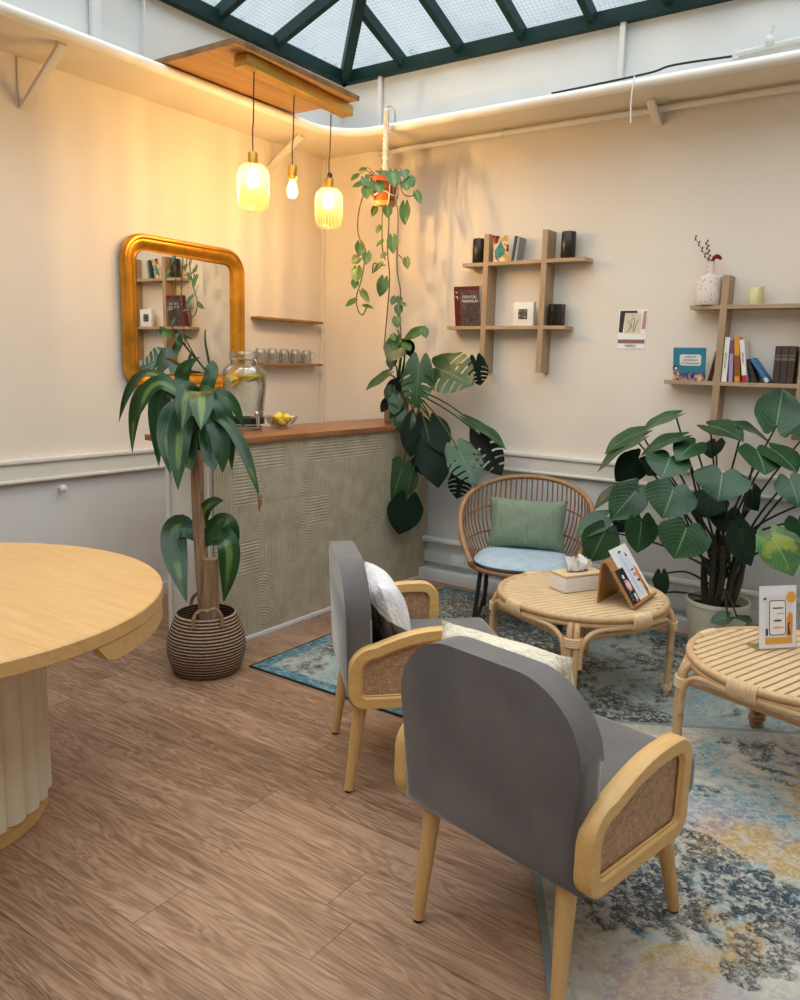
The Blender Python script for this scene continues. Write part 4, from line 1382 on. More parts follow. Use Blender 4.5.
L_ = [('print_field', rc(-.052, .03, .06, .19), flat('pale_print', 'DAD9E6')), ('gold_bar', rc(-.052, .018, .058, .042), GOLDP),
      ('phone_outline', rrect(.068, .125, .010, 4, -.002, .112), INK), ('phone_screen', rrect(.062, .119, .008, 4, -.002, .112), M['paper']), ('gold_seal', disc(.053, .184, .020), GOLDP),
      ('leaf_print', [(.034, .045), (.058, .045), (.06, .12), (.048, .135), (.036, .11)], ORNG), ('ink_mark', [(.04, .05), (.05, .05), (.044, .085), (.052, .10), (.04, .09)], INK), ('ink_mark', rc(-.05, .05, -.042, .075), INK), ('ink_mark', rc(-.022, .145, .02, .149), INK), ('ink_mark', rc(-.018, .10, .012, .105), INK), ('ink_mark', rc(-.005, .125, .022, .129), GREYP), ('pink_mark', rc(-.02, .075, .02, .08), PINKP), ('ink_mark', rc(-.06, .178, -.05, .185), INK)]
for k, (nm, poly, mt) in enumerate(L_):
    q = B(); q.prism(poly, lambda u, v, ww, k=k: (u, v, .0033 + .0003 * k + ww), .0003); q.build(nm, mt, t, smooth=False)

# ------------------------------------------------------------------ wicker tub chair
RCX, RCY, RCR = 2.025, -.53, -2.78
t = thing('wicker_tub_chair', 'brown wicker tub chair with black metal legs by the back wall', 'chair', (RCX, RCY, .0075), RCR)
def rim_pt(s, k=1.0):
    """s in [-1, 1]; 0 is the middle of the back"""
    a = s * math.radians(128)
    x = .385 * math.sin(a)
    y = -.345 * math.cos(a) + .02
    f = max(0, (abs(s) - .52) / .48)
    z = .825 - .10 * (abs(s) / .52) ** 2 * (abs(s) <= .52) - (abs(s) > .52) * (.10 + .335 * f ** 1.25)
    return V3((x * (1 - .10 * f ** 2), y, z))
def seat_pt(s):
    a = s * math.radians(128)
    return V3((.285 * math.sin(a), -.255 * math.cos(a) + .03, .345))
def wall_pt(s, h):
    p, q_ = seat_pt(s), rim_pt(s)
    b_ = p.lerp(q_, h)
    o_ = V3((math.sin(s * math.radians(128)), -math.cos(s * math.radians(128)), 0))
    return b_ + o_ * (.045 * math.sin(PI * h) * min(1, (q_.z - p.z) / .3))
q = B()
SS = [-1 + 2 * k / 48 for k in range(49)]
q.tube([rim_pt(s) for s in SS] , .0155, 10)
fr_l, fr_r = rim_pt(-1), rim_pt(1)
q.build('rim', wood('pale_wicker', 'B58A5E', '83603F', (0, 0, 1), 1.5, .5, .5), t)
q = B()
q.tube([fr_l + (V3((fr_l.x * .93, .27, .352)) - fr_l) * 0] + [V3((.31 * math.cos(x), .03 + .275 * math.sin(x), .350)) for x in [PI - (PI - 2 * 0) * k / 20 for k in range(21)]] + [fr_r], .014, 9)
q.tube([V3((.29 * math.cos(x), .03 + .262 * math.sin(x), .345)) for x in [2 * PI * k / 40 for k in range(40)]], .011, 8, closed=True)
q.build('seat_ring', M['wicker'], t)
q = B()
for k in range(53):
    s = -.97 + 1.94 * k / 52
    if rim_pt(s).z - .345 < .05: continue
    q.tube([wall_pt(s, h) for h in (0, .25, .5, .75, 1)], .0050, 6)
q.build('spindles', M['wicker'], t)
for h in (.33, .66):
    q = B(); q.tube([wall_pt(s, h) + V3((0, 0, 0)) for s in SS[2:-2]], .0062, 6); q.build('hoop', M['wicker'], t)
q = B(); q.lathe([(.0, .338), (.28, .338), (.28, .352), (.0, .352)], (0, .03, 0), 32, caps=False)
for v in q.bm.verts: v.co.y = .03 + (v.co.y - .03) * .9
q.build('seat_base', M['wicker'], t)
for s in (-1, 1):
    q = B()
    q.tube([(s * .225, .16, .338), (s * .245, .235, .012)], .013, 10)
    q.build('leg', M['black'], t)
    q = B()
    q.tube([(s * .225, -.10, .338), (s * .232, -.15, .16), (s * .236, -.13, .10), (s * .245, .09, .013), (s * .245, .235, .012)], .0115, 10, smooth=0)
    q.tube([(s * .225, -.10, .338), (s * .25, -.22, .012)], .012, 10)
    q.build('leg', M['black'], t)
q = B(); q.tube([(-.225, .16, .334), (.225, .16, .334)], .010, 8); q.tube([(-.225, -.1, .334), (.225, -.1, .334)], .010, 8); q.build('under_frame', M['black'], t)
Rz = Matrix.Rotation(RCR, 3, 'Z')
q = B()
def pad(sg):
    def fn(a, b_):
        r = a; x = b_ * 2 * PI
        ex = abs(math.cos(x)) ** .82 * (1 if math.cos(x) >= 0 else -1); ey = abs(math.sin(x)) ** .82 * (1 if math.sin(x) >= 0 else -1)
        return V3((.280 * r * ex, .268 * r * ey, .034 * sg * (max(0, 1 - r ** 7)) ** .5 + .004 * math.sin(6 * x) * r * (1 - r)))
    return fn
q.grid(pad(1), 12, 40); q.grid(pad(-1), 12, 40)
bmesh.ops.remove_doubles(q.bm, verts=q.bm.verts[:], dist=1e-4)
o = q.build('seat_cushion', M['bluepad']); o.location = V3((RCX, RCY, .0075 + .387)) + Rz @ V3((0, .045, 0)); o.rotation_euler = (0, 0, RCR)
tag(o, 'pale blue round seat pad on the wicker tub chair', 'cushion')
q = B(); q.pillow(.46, .30, .14, seed=5, pinch=.06)
o = q.build('cushion', M['sagecush']); o.location = V3((RCX, RCY, .0075 + .565)) + Rz @ V3((0, -.135, 0))
o.rotation_euler = (Rz @ Euler((math.radians(16), 0, 0)).to_matrix()).to_euler()
tag(o, 'sage green velvet cushion propped in the wicker tub chair', 'cushion')

# leaf tables: (petiole joint, tip, width, kind)
PHILO = [
((3.271,-0.3,1.241),(3.267,-0.18,1.439),0.228,'f'),
((2.961,-0.35,1.223),(3.15,-0.45,1.2),0.183,'u'),
((3.113,-0.3,1.223),(3.255,-0.2,1.162),0.17,'u'),
((2.76,-0.28,1.263),(2.606,-0.38,1.196),0.163,'u'),
((2.592,-0.32,1.159),(2.424,-0.44,1.071),0.149,'u'),
((2.597,-0.4,1.12),(2.407,-0.52,0.984),0.155,'u'),
((2.833,-0.42,1.159),(2.652,-0.52,1.084),0.15,'u'),
((2.907,-0.4,1.128),(2.865,-0.55,1.073),0.155,'u'),
((2.583,-0.3,1.012),(2.485,-0.35,0.871),0.176,'d'),
((2.815,-0.5,1.057),(2.819,-0.62,0.971),0.216,'m'),
((3.217,-0.45,1.126),(3.3,-0.59,1.042),0.204,'m'),
((3.103,-0.6,1.009),(3.121,-0.7,0.896),0.251,'f'),
((3.276,-0.4,1.131),(3.424,-0.52,1.062),0.16,'m'),
((3.396,-0.55,1.005),(3.464,-0.63,0.901),0.155,'f'),
((2.878,-0.62,0.912),(2.87,-0.72,0.778),0.244,'f'),
((2.651,-0.5,0.865),(2.559,-0.6,0.706),0.185,'f'),
((3.006,-0.4,0.862),(2.998,-0.45,0.756),0.195,'d'),
((2.488,-0.5,0.692),(2.37,-0.62,0.597),0.14,'m'),
((2.512,-0.55,0.631),(2.463,-0.61,0.458),0.193,'f'),
((2.698,-0.52,0.71),(2.712,-0.57,0.541),0.172,'f'),
((2.976,-0.68,0.733),(2.957,-0.76,0.587),0.245,'f'),
((3.198,-0.55,0.737),(3.256,-0.6,0.566),0.189,'d'),
((3.362,-0.66,0.741),(3.49,-0.72,0.591),0.195,'y'),
((2.805,-0.45,0.418),(2.827,-0.48,0.304),0.106,'d'),
((3.446,-0.5,0.808),(3.512,-0.58,0.728),0.157,'f'),
((2.541,-0.4,0.861),(2.408,-0.5,0.76),0.1,'u'),
((2.987,-0.3,1.135),(2.973,-0.35,1.056),0.142,'d'),
((2.553,-0.42,0.105),(2.517,-0.44,-0.022),0.136,'d'),
((3.173,-0.5,0.268),(3.099,-0.55,0.24),0.077,'m'),
((3.487,-0.4,1.094),(3.559,-0.5,1.024),0.199,'m'),
((3.543,-0.5,0.937),(3.63,-0.6,0.82),0.209,'f'),
((3.427,-0.35,1.231),(3.513,-0.45,1.157),0.187,'m'),
((3.538,-0.5,0.734),(3.638,-0.6,0.624),0.211,'f'),
((2.697,-0.3,1.014),(2.653,-0.35,0.931),0.132,'d'),
((3.09,-0.35,0.786),(3.082,-0.4,0.681),0.156,'d'),
((2.587,-0.4,0.712),(2.544,-0.45,0.612),0.149,'d'),
((3.186,-0.3,0.902),(3.221,-0.35,0.803),0.139,'d'),
((3.215,-0.5,0.277),(3.296,-0.55,0.287),0.069,'m')]
MONST = [
((1.24,-0.32,1.475),(1.537,-0.37,1.394),0.298,'F'),
((1.177,-0.42,1.499),(1.193,-0.48,1.226),0.202,'F'),
((1.008,-0.4,1.634),(0.97,-0.48,1.509),0.153,'m'),
((1.002,-0.35,1.651),(1.217,-0.4,1.709),0.096,'u'),
((0.987,-0.5,1.43),(0.844,-0.56,1.329),0.077,'m'),
((1.474,-0.22,1.529),(1.49,-0.18,1.368),0.13,'D'),
((1.142,-0.4,1.14),(1.156,-0.45,0.902),0.177,'d'),
((1.235,-0.35,1.128),(1.388,-0.4,0.943),0.179,'d'),
((1.277,-0.42,0.983),(1.384,-0.46,0.736),0.222,'d'),
((1.499,-0.45,0.987),(1.687,-0.53,0.805),0.213,'F'),
((1.569,-0.3,1.069),(1.75,-0.35,0.839),0.186,'D'),
((1.522,-0.35,1.159),(1.82,-0.4,1.036),0.115,'u'),
((1.068,-0.42,0.829),(1.028,-0.48,0.596),0.246,'f'),
((1.125,-0.44,0.619),(1.105,-0.48,0.386),0.232,'d'),
((1.444,-0.3,0.819),(1.442,-0.33,0.649),0.152,'D'),
((1.006,-0.4,1.197),(1.059,-0.44,1.056),0.117,'m'),
((0.992,-0.38,1.375),(0.92,-0.43,1.283),0.098,'d'),
((0.923,-0.36,1.535),(0.926,-0.39,1.461),0.074,'m'),
((1.029,-0.36,1.632),(1.092,-0.39,1.545),0.089,'d'),
((1.163,-0.33,0.893),(1.187,-0.36,0.783),0.147,'d'),
((0.962,-0.42,1.341),(0.953,-0.46,1.261),0.073,'m'),
((0.953,-0.42,1.309),(1.064,-0.46,1.218),0.097,'m'),
((0.934,-0.42,1.259),(0.915,-0.46,1.178),0.062,'d'),
((1.018,-0.44,1.28),(1.03,-0.48,1.169),0.094,'m'),
((1.096,-0.42,1.171),(1.089,-0.46,1.043),0.129,'m')]
POTHOS = [
((0.776,-0.5,2.645),(0.849,-0.53,2.58),0.07,'p'),
((0.776,-0.5,2.615),(0.69,-0.53,2.596),0.047,'p'),
((0.88,-0.52,2.601),(0.941,-0.56,2.529),0.085,'p'),
((0.812,-0.52,2.585),(0.835,-0.56,2.506),0.07,'p'),
((0.695,-0.45,2.709),(0.761,-0.47,2.705),0.04,'p'),
((0.676,-0.45,2.68),(0.631,-0.47,2.651),0.032,'p'),
((0.878,-0.48,2.676),(0.956,-0.52,2.637),0.077,'p'),
((1.021,-0.54,2.641),(1.064,-0.58,2.55),0.083,'p'),
((1.059,-0.48,2.656),(1.1,-0.51,2.61),0.061,'p'),
((1.103,-0.5,2.59),(1.116,-0.53,2.532),0.073,'p'),
((1.107,-0.48,2.615),(1.151,-0.51,2.554),0.053,'p'),
((1.142,-0.46,2.528),(1.189,-0.48,2.462),0.046,'p'),
((0.851,-0.4,2.754),(0.881,-0.42,2.721),0.044,'p'),
((1.054,-0.45,2.465),(1.068,-0.47,2.345),0.065,'p'),
((0.818,-0.44,2.471),(0.807,-0.46,2.414),0.041,'p'),
((0.927,-0.46,2.459),(0.955,-0.49,2.392),0.056,'p'),
((0.857,-0.44,2.354),(0.843,-0.46,2.306),0.038,'p'),
((0.879,-0.44,2.261),(0.839,-0.46,2.23),0.041,'p'),
((0.972,-0.46,2.275),(1.0,-0.49,2.176),0.069,'p'),
((0.905,-0.44,2.183),(0.877,-0.46,2.156),0.035,'p'),
((1.067,-0.44,2.144),(1.093,-0.46,2.079),0.047,'p'),
((0.745,-0.5,2.246),(0.766,-0.53,2.164),0.061,'p'),
((0.803,-0.5,2.185),(0.822,-0.53,2.11),0.057,'p'),
((0.737,-0.5,2.158),(0.7,-0.53,2.128),0.064,'p'),
((0.724,-0.5,2.092),(0.743,-0.53,2.005),0.071,'p'),
((0.709,-0.5,2.019),(0.722,-0.52,1.965),0.048,'p'),
((0.768,-0.5,1.95),(0.84,-0.52,1.879),0.045,'p'),
((0.712,-0.5,1.896),(0.641,-0.52,1.858),0.036,'p'),
((0.785,-0.5,1.86),(0.875,-0.52,1.844),0.035,'p'),
((0.873,-0.44,2.123),(0.82,-0.46,2.069),0.032,'p'),
((0.911,-0.46,2.022),(0.906,-0.49,1.914),0.073,'p'),
((0.988,-0.44,1.91),(0.974,-0.46,1.862),0.041,'p'),
((1.023,-0.44,1.909),(1.027,-0.46,1.869),0.044,'p'),
((1.026,-0.45,1.854),(1.036,-0.47,1.799),0.054,'p'),
((1.038,-0.44,1.87),(1.091,-0.46,1.857),0.032,'p'),
((1.009,-0.45,1.785),(1.035,-0.47,1.722),0.057,'p'),
((0.976,-0.44,1.676),(1.011,-0.46,1.641),0.042,'p'),
((1.183,-0.42,1.708),(1.055,-0.44,1.653),0.063,'p'),
((1.201,-0.42,1.716),(1.235,-0.44,1.661),0.053,'p'),
((1.002,-0.42,1.646),(0.936,-0.45,1.597),0.081,'p'),
((1.061,-0.42,1.622),(1.115,-0.44,1.583),0.064,'p')]
VINES = [
[(0.826,-0.5,2.595),(0.762,-0.5,2.534),(0.725,-0.5,2.408),(0.734,-0.5,2.292),(0.79,-0.5,2.205),(0.784,-0.5,2.128),(0.76,-0.5,2.02),(0.722,-0.5,1.911),(0.738,-0.5,1.832),(0.776,-0.5,1.8),(0.807,-0.5,1.847)],
[(0.872,-0.44,2.512),(0.872,-0.44,2.36),(0.881,-0.44,2.207),(0.906,-0.44,2.144)],
[(0.969,-0.44,2.503),(0.995,-0.44,2.426),(0.996,-0.44,2.261),(0.998,-0.44,2.079),(1.029,-0.44,1.955),(1.025,-0.44,1.847),(1.045,-0.44,1.645)],
[(0.921,-0.44,2.508),(0.926,-0.44,2.357),(0.92,-0.44,2.205),(0.942,-0.44,2.02),(0.928,-0.44,1.802),(0.909,-0.44,1.581)],
[(0.907,-0.44,2.113),(0.863,-0.44,2.115),(0.813,-0.44,2.126),(0.805,-0.44,2.064)],
[(1.025,-0.44,2.543),(1.083,-0.44,2.515),(1.138,-0.44,2.532)],
[(1.009,-0.44,2.17),(1.068,-0.44,2.121)]]
DRAC = [
((1.067,-2.17,1.269),(0.767,-2.195,1.345),(0.683,-2.22,1.024),0.055),
((1.054,-2.17,1.286),(0.905,-2.235,1.378),(0.842,-2.3,1.207),0.061),
((1.067,-2.17,1.251),(0.914,-2.21,1.333),(0.923,-2.25,0.983),0.083),
((1.067,-2.17,1.251),(1.008,-2.245,1.215),(1.092,-2.32,0.97),0.089),
((1.093,-2.17,1.252),(1.088,-2.245,1.202),(1.143,-2.32,0.902),0.088),
((1.108,-2.17,1.324),(1.246,-2.265,1.348),(1.349,-2.36,1.194),0.091),
((1.054,-2.17,1.286),(0.905,-2.135,1.359),(0.753,-2.1,1.272),0.062),
((1.108,-2.17,1.315),(0.992,-2.16,1.407),(1.108,-2.15,1.502),0.058),
((1.134,-2.17,1.307),(1.161,-2.135,1.413),(1.136,-2.1,1.491),0.053),
((1.134,-2.17,1.29),(1.246,-2.145,1.277),(1.284,-2.12,0.988),0.063),
((1.146,-2.17,1.273),(1.234,-2.11,1.328),(1.288,-2.05,1.185),0.046),
((1.146,-2.17,1.255),(1.263,-2.185,1.176),(1.307,-2.2,0.986),0.073),
((1.158,-2.17,1.229),(1.336,-2.16,1.18),(1.493,-2.15,0.882),0.045),
((1.158,-2.17,1.221),(1.227,-2.21,1.105),(1.307,-2.25,0.997),0.063),
((1.053,-2.17,1.232),(1.096,-2.225,1.095),(1.189,-2.28,0.994),0.071),
((1.08,-2.17,1.251),(0.692,-2.135,1.417),(0.417,-2.1,1.157),0.045),
((1.095,-2.17,1.305),(1.119,-2.235,1.342),(1.153,-2.3,1.174),0.077),
((1.133,-2.17,1.272),(1.129,-2.085,1.296),(1.058,-2.0,1.077),0.068),
((1.124,-2.17,1.219),(1.063,-2.135,1.141),(1.046,-2.1,0.954),0.072),
((1.111,-2.17,0.639),(1.006,-2.235,0.668),(1.165,-2.3,0.37),0.102),
((1.111,-2.17,0.645),(1.149,-2.17,0.789),(1.28,-2.17,0.85),0.054),
((1.127,-2.17,0.638),(1.277,-2.145,0.747),(1.273,-2.12,0.522),0.064),
((1.137,-2.17,0.621),(1.319,-2.185,0.66),(1.305,-2.2,0.374),0.085),
((1.132,-2.17,0.635),(1.174,-2.135,0.723),(1.287,-2.1,0.684),0.044)]

# ------------------------------------------------------------------ open wall shelves
def grid_shelf(label, x_up, x_low, x_v, z_up, z_low, zt, zb, L=.835):
    t = thing('wall_shelf', label, 'shelf', (x_low, 0, z_low), 0, 'criss-cross oak shelves')
    D_ = .12
    for x, z in ((x_up, z_up), (x_low, z_low)):
        q = B(); q.box((x + L / 2 - x_low, -D_ / 2 - .0005, z - z_low), (L, D_ - .001, .022), bev=.001, seg=1); q.build('board', M['shelfwood_h'], t, smooth=False)
    for x in x_v:
        q = B(); q.box((x + .018 - x_low, -D_ / 2 - .001, (zt + zb) / 2 - z_low), (.036, D_, zt - zb), bev=.001, seg=1); q.build('upright', M['shelfwood'], t, smooth=False)
    return t
S1U, S1L = 2.130, 1.737
S2U, S2L = 1.842, 1.436
grid_shelf('criss-cross oak wall shelf above the wicker chair, holding black candles', 1.285, 1.185, (1.438, 1.838), S1U, S1L, 2.312, 1.463)
grid_shelf('criss-cross oak wall shelf above the big leafy plant, holding a row of books', 2.742, 2.634, (2.900, 3.315), S2U, S2L, 2.007, 1.160)
U1, L1, U2, L2 = S1U + .0115, S1L + .0115, S2U + .0115, S2L + .0115
def candle(x, y, z, r, h, mat, label, dip=0):
    t = thing('pillar_candle', label, 'candle', (x, y, z))
    q = B(); n = 32
    prof_ = [(.0, 0), (r - .002, 0), (r, .003), (r, h - .004), (r - .003, h), (r * .75, h - .004), (r * .3, h - .008), (.0, h - .008)]
    q.lathe(prof_, n=n, caps=False)
    if dip:
        for v in q.bm.verts:
            if v.co.z > h * .8: v.co.z += dip * (v.co.x / r)
    q.build('wax', mat, t)
    q = B(); q.tube([(0, 0, h - .01), (.001, 0, h + .012)], .0016, 6); q.build('wick', M['black'], t)
candle(1.374, -.068, U1, .041, .152, M['candle_black'], 'black pillar candle on the upper criss-cross shelf end nearest the hanging plant')
candle(1.985, -.068, U1, .043, .155, M['candle_black'], 'black pillar candle on the upper criss-cross shelf end nearest the wall card')
candle(3.065, -.068, U2, .037, .088, M['candle_cream'], 'cream pillar candle with a sloping top on the bookshelf', .010)

def book(label, w, h, d, mat, x, z, y=-.066, ang=0.0, name='book', spine=(), group=None, letters=()):
    """spine faces the room; leans by ang about its bottom edge"""
    t = thing(name, label, 'book', (x, y, z), 0, group, (0, -ang, 0))
    q = B(); q.box((w / 2, 0, h / 2), (w, d, h), bev=.0012, seg=1); q.build('cover', mat, t, smooth=False)
    q = B(); q.box((w / 2, .002, h / 2 + .0005), (w - .006, d - .004, h - .002)); q.build('pages', M['paper'], t, smooth=False)
    for z0, z1, mt in spine:
        q = B(); q.box((w / 2, -d / 2 - .0006, (z0 + z1) / 2), (w * .98, .0012, z1 - z0)); q.build('spine_band', mt, t, smooth=False)
    for s, size, zz, mt in letters:
        text(s, size, t, mt, (w / 2, -d / 2 - .0018, zz), (PI / 2, -PI / 2, 0))
    return t
WHITE = flat('white_cover', 'E6E2DC'); LILAC = flat('lilac_cover', 'A593B8'); ORANGE = flat('orange_cover', 'DE9428'); RED = flat('red_band', 'B01F3A'); BLUE = flat('blue_cover', '2F6EA0'); DK = flat('dark_cover', '2A2428'); BROWN = plain('brown_leatherette', '3E3029', .5, var=.12, scale=20); GOLDB = flat('dull_gold_band', '6E6450'); INKG = flat('grey_ink', '55545A')
book('white paperback standing upright against the shelf upright', .026, .236, .10, WHITE, 2.940, L2, letters=((' LE PETIT GUIDE', .012, .11, INKG),))
book('lilac paperback leaning between the white and the orange book', .020, .226, .10, LILAC, 2.9768, L2, ang=math.radians(2.6), spine=((.15, .22, flat('plum_band', '6B4560')),))
book('orange paperback leaning between the lilac and the red-footed book', .025, .236, .10, ORANGE, 3.0078, L2, ang=math.radians(5.2), spine=((.03, .14, flat('brown_lettered_band', '8A4F18')),))
book('white paperback with a red foot band leaning on the orange book', .024, .224, .10, WHITE, 3.0480, L2, ang=math.radians(9.0), spine=((0, .036, RED),), letters=(('HISTOIRES', .012, .13, INKG),))
book('dark book slumped under the blue book', .018, .128, .09, DK, 3.1020, L2, ang=math.radians(22))
book('blue book with a pale foot band slumped at the end of the row', .020, .150, .10, BLUE, 3.1650, L2, ang=math.radians(37), spine=((.0, .026, flat('pale_band', 'B9C4CC')),))
for k, nm in enumerate(('nearest the slumped blue book', 'in the middle of its set', 'touching the far upright')):
    book('brown leather-look volume ' + nm, .0315, .192, .10, BROWN, 3.194 + k * .0335, L2, group='brown volumes', spine=((.118, .132, GOLDB), (.14, .146, GOLDB)))

def cover_mat(name, fn):
    g = NG(name)
    x, y, z = g.sep(g.tc())
    return g.fin(fn(g, x, z), .45)
def maroon_fn(g, x, z):
    n = g.noise(g.map(g.tc(), scale=(1, 1, 1)), 34, 5, .7, 2.0)
    pic = g.ramp(n, [(.35, hexc('2A2022')), (.55, hexc('5A484A')), (.7, hexc('8F7E7C'))])
    edge = g.m('MULTIPLY', g.step(x, -.052, -.050), g.m('SUBTRACT', 1.0, g.step(z, .228, .230)))
    return g.mix(edge, hexc('5A0F18'), pic)
def teal_fn(g, x, z):
    n = g.noise(g.tc(), 26, 3, .6, 1.5)
    low = g.m('SUBTRACT', 1.0, g.step(g.m('ADD', z, g.m('MULTIPLY', g.noise(g.tc(), 12, 2), .05)), .06, .085))
    mess = g.ramp(n, [(.36, hexc('14264E')), (.47, hexc('3A6AA0')), (.55, hexc('E09048')), (.66, hexc('F1D9A0'))])
    return g.mix(low, hexc('2F86A0'), mess)
def front_book(label, x, z, w, h, th, mat, lean, rotz=0.0, y=-.085, name='book'):
    t = thing(name, label, 'book', (x, y, z), 0, None, (0, 0, 0))
    t.rotation_euler = (Matrix.Rotation(rotz, 3, 'Z') @ Matrix.Rotation(-lean, 3, 'X')).to_euler()
    q = B(); q.box((0, 0, h / 2), (w, th, h), bev=.001, seg=1); q.build('cover', mat, t, smooth=False)
    q = B(); q.box((.002, 0, h / 2 + .0005), (w - .002, th - .006, h - .004)); q.build('pages', M['paper'], t, smooth=False)
    return t
t = front_book('dark maroon hardback facing forward on the lower criss-cross shelf', 1.328, L1, .190, .252, .030, cover_mat('maroon_cover', maroon_fn), math.radians(-9), y=-.078)
text('ESSENTIAL', .024, t, M['rope'], (.022, -.0165, .186), name='title', sx=.95)
text('MANDALAS', .024, t, M['paper'], (.022, -.0165, .160), name='title', sx=.95)
q = B(); q.prism([(-.085, .222), (-.075, .21), (-.063, .224), (-.075, .217)], lambda u, v, w: (u, -.0158 + w, v), .0006); q.prism([(-.088, .192), (-.066, .192), (-.066, .17), (-.072, .184)], lambda u, v, w: (u, -.0158 + w, v), .0006); q.build('white_mark', M['paper'], t)
t = front_book('square teal picture book facing forward on the bookshelf end', 2.762, L2, .176, .182, .012, cover_mat('teal_cover', teal_fn), math.radians(-12), y=-.088)
q = B(); q.prism(rrect(.115, .062, .012, 4, .006, .115), lambda u, v, w: (u, -.0066 + w, v), .0006); q.build('title_panel', M['paper'], t, smooth=False)
for k, s in enumerate(('ALBERT ET', 'LES ANIMAUX', 'DU GRAND BOIS')):
    text(s, .0135, t, INKG, (.006, -.0074, .133 - .018 * k), name='title', sx=.95)
q = B(); q.prism(disc(-.075, .07, .014, 14), lambda u, v, w: (u, -.0066 + w, v), .0006); q.build('penguin_back', INK, t); q = B(); q.prism(disc(-.072, .068, .008, 12), lambda u, v, w: (u, -.0072 + w, v), .0006); q.build('penguin_front', M['paper'], t)
book('thin beige booklet leaning on the upright beside the teal picture book', .007, .165, .10, flat('beige_cover', 'A79684'), 2.858, L2, ang=math.radians(-12))
# colourful booklet and books behind it
g = NG('collage_cover'); x, y, z = g.sep(g.tc())
n1 = g.noise(g.map(g.tc(), loc=(1, 0, 2)), 13, 2, .4, 1.0)
colr = g.ramp(n1, [(.36, hexc('6E1F24')), (.43, hexc('D8622C')), (.48, hexc('EBD9A8')), (.58, hexc('F0E4CC')), (.66, hexc('E0A83C'))])
t = front_book('colourful collage booklet with a teal leaf on the upper criss-cross shelf', 1.548, U1, .098, .158, .006, g.fin(colr, .5), math.radians(-12), .25, y=-.090, name='booklet')
q = B(); q.prism([(-.04, .03), (-.01, .022), (.02, .045), (.028, .075), (.012, .10), (.0, .135), (-.015, .10), (-.038, .07)], lambda u, v, w: (u, -.0036 + w, v), .0008); q.build('leaf_picture', plain('leaf_print_teal', '4E8F86', .5, var=.2, scale=30), t, smooth=False)
q = B(); q.prism([(-.035, .13), (-.012, .135), (-.004, .155), (-.026, .154)], lambda u, v, w: (u, -.0036 + w, v), .0008); q.build('flower_picture', flat('dark_red_print', '6A1A22'), t, smooth=False)
book('dark green book leaning behind the collage booklet', .016, .152, .085, flat('dark_green_cover', '1F4A48'), 1.622, U1, y=-.058, ang=math.radians(-7))
book('grey book leaning on the dark green book', .018, .145, .085, flat('grey_cover', '8E9698'), 1.642, U1, y=-.058, ang=math.radians(-7))
# little white picture
t = thing('picture_frame', 'small white block photo frame on the lower criss-cross shelf', 'photo frame', (1.718, -.066, L1))
q = B(); q.box((0, 0, .072), (.136, .034, .144), bev=.002); q.build('frame', M['white_plastic'], t)
g = NG('tiny_photo'); n = g.noise(g.tc(), 60, 3); mt = g.fin(g.ramp(n, [(.4, hexc('1F1B1C')), (.6, hexc('6E625E')), (.72, hexc('C9C0B8'))]), .4)
q = B(); q.box((-.004, -.0175, .072), (.062, .001, .062)); q.build('photo', mt, t, smooth=False)
t = thing('candle_holder', 'smoked glass tumbler candle holder on the lower criss-cross shelf', 'candle holder', (1.934, -.066, L1))
q = B(); q.lathe([(.0, 0), (.048, 0), (.051, .004), (.051, .128), (.047, .128), (.046, .012), (.0, .010)], n=36, caps=False); q.build('tumbler', M['smoke_glass'], t)
q = B(); q.lathe([(.0, .012), (.044, .012), (.044, .06), (.0, .06)], n=28, caps=False); q.build('wax', plain('grey_wax', '5C5650', .5), t)
# vase with dried flowers
g = NG('speckled_stoneware'); 
vor = g.new('ShaderNodeTexVoronoi'); g.put(vor.inputs['Vector'], g.map(g.tc(), scale=(1, 1, .6))); vor.inputs['Scale'].default_value = 75
sp = g.m('SUBTRACT', 1.0, g.step(vor.outputs['Distance'], .20, .30))
mt = g.fin(g.mix(g.m('MULTIPLY', sp, .75), hexc('DDCFC7'), hexc('9C6A5C')), .6)
t = thing('vase', 'speckled pink and white stoneware vase on the bookshelf end', 'vase', (2.820, -.068, U2))
q = B(); q.lathe([(.0, 0), (.068, 0), (.072, .006), (.071, .05), (.069, .138), (.064, .150), (.035, .158), (.019, .166), (.018, .18), (.0205, .232), (.017, .232), (.014, .18), (.0, .17)], n=40, caps=False); q.build('body', mt, t)
DRY = plain('dried_stem', '7A4A3A', .8, var=.2)
for (ex, ez, lab) in ((-.098, .365, 'taller dried brown sprig in the speckled vase'), (-.034, .338, 'shorter dried brown sprig in the speckled vase')):
    q = B()
    pts = [V3((2.820 + ex * s ** 1.1, -.068, U2 + .20 + (ez - .20) * s)) for s in [k / 8 for k in range(9)]]
    q.tube(pts, .0016, 6)
    o = q.build('dried_sprig', DRY); tag(o, lab, 'dried flower')
    q = B()
    for k, s in enumerate([.25 + .75 * i / 8 for i in range(9)]):
        p = V3((2.820 + ex * s ** 1.1, -.068, U2 + .20 + (ez - .20) * s))
        q.sphere(p + V3((.006 * (-1) ** k, 0, .004)), .0062, u=8, v=6, sc=(.8, .8, 1.2))
    q.build('buds', DRY, o)
q = B(); q.tube([(2.822, -.068, U2 + .20), (2.826, -.068, U2 + .235)], .0018, 6)
o = q.build('dried_flower', DRY); tag(o, 'dark red drooping plume flower in the speckled vase', 'dried flower')
q = B(); q.tube([(2.826, -.068, U2 + .232), (2.834, -.068, U2 + .252), (2.850, -.068, U2 + .258), (2.864, -.068, U2 + .248), (2.868, -.068, U2 + .240)], [.006, .011, .012, .010, .005], 10, smooth=4)
q.build('plume', plain('crimson_plume', '7A0F22', .9, var=.2, scale=60, bump=.6), o)

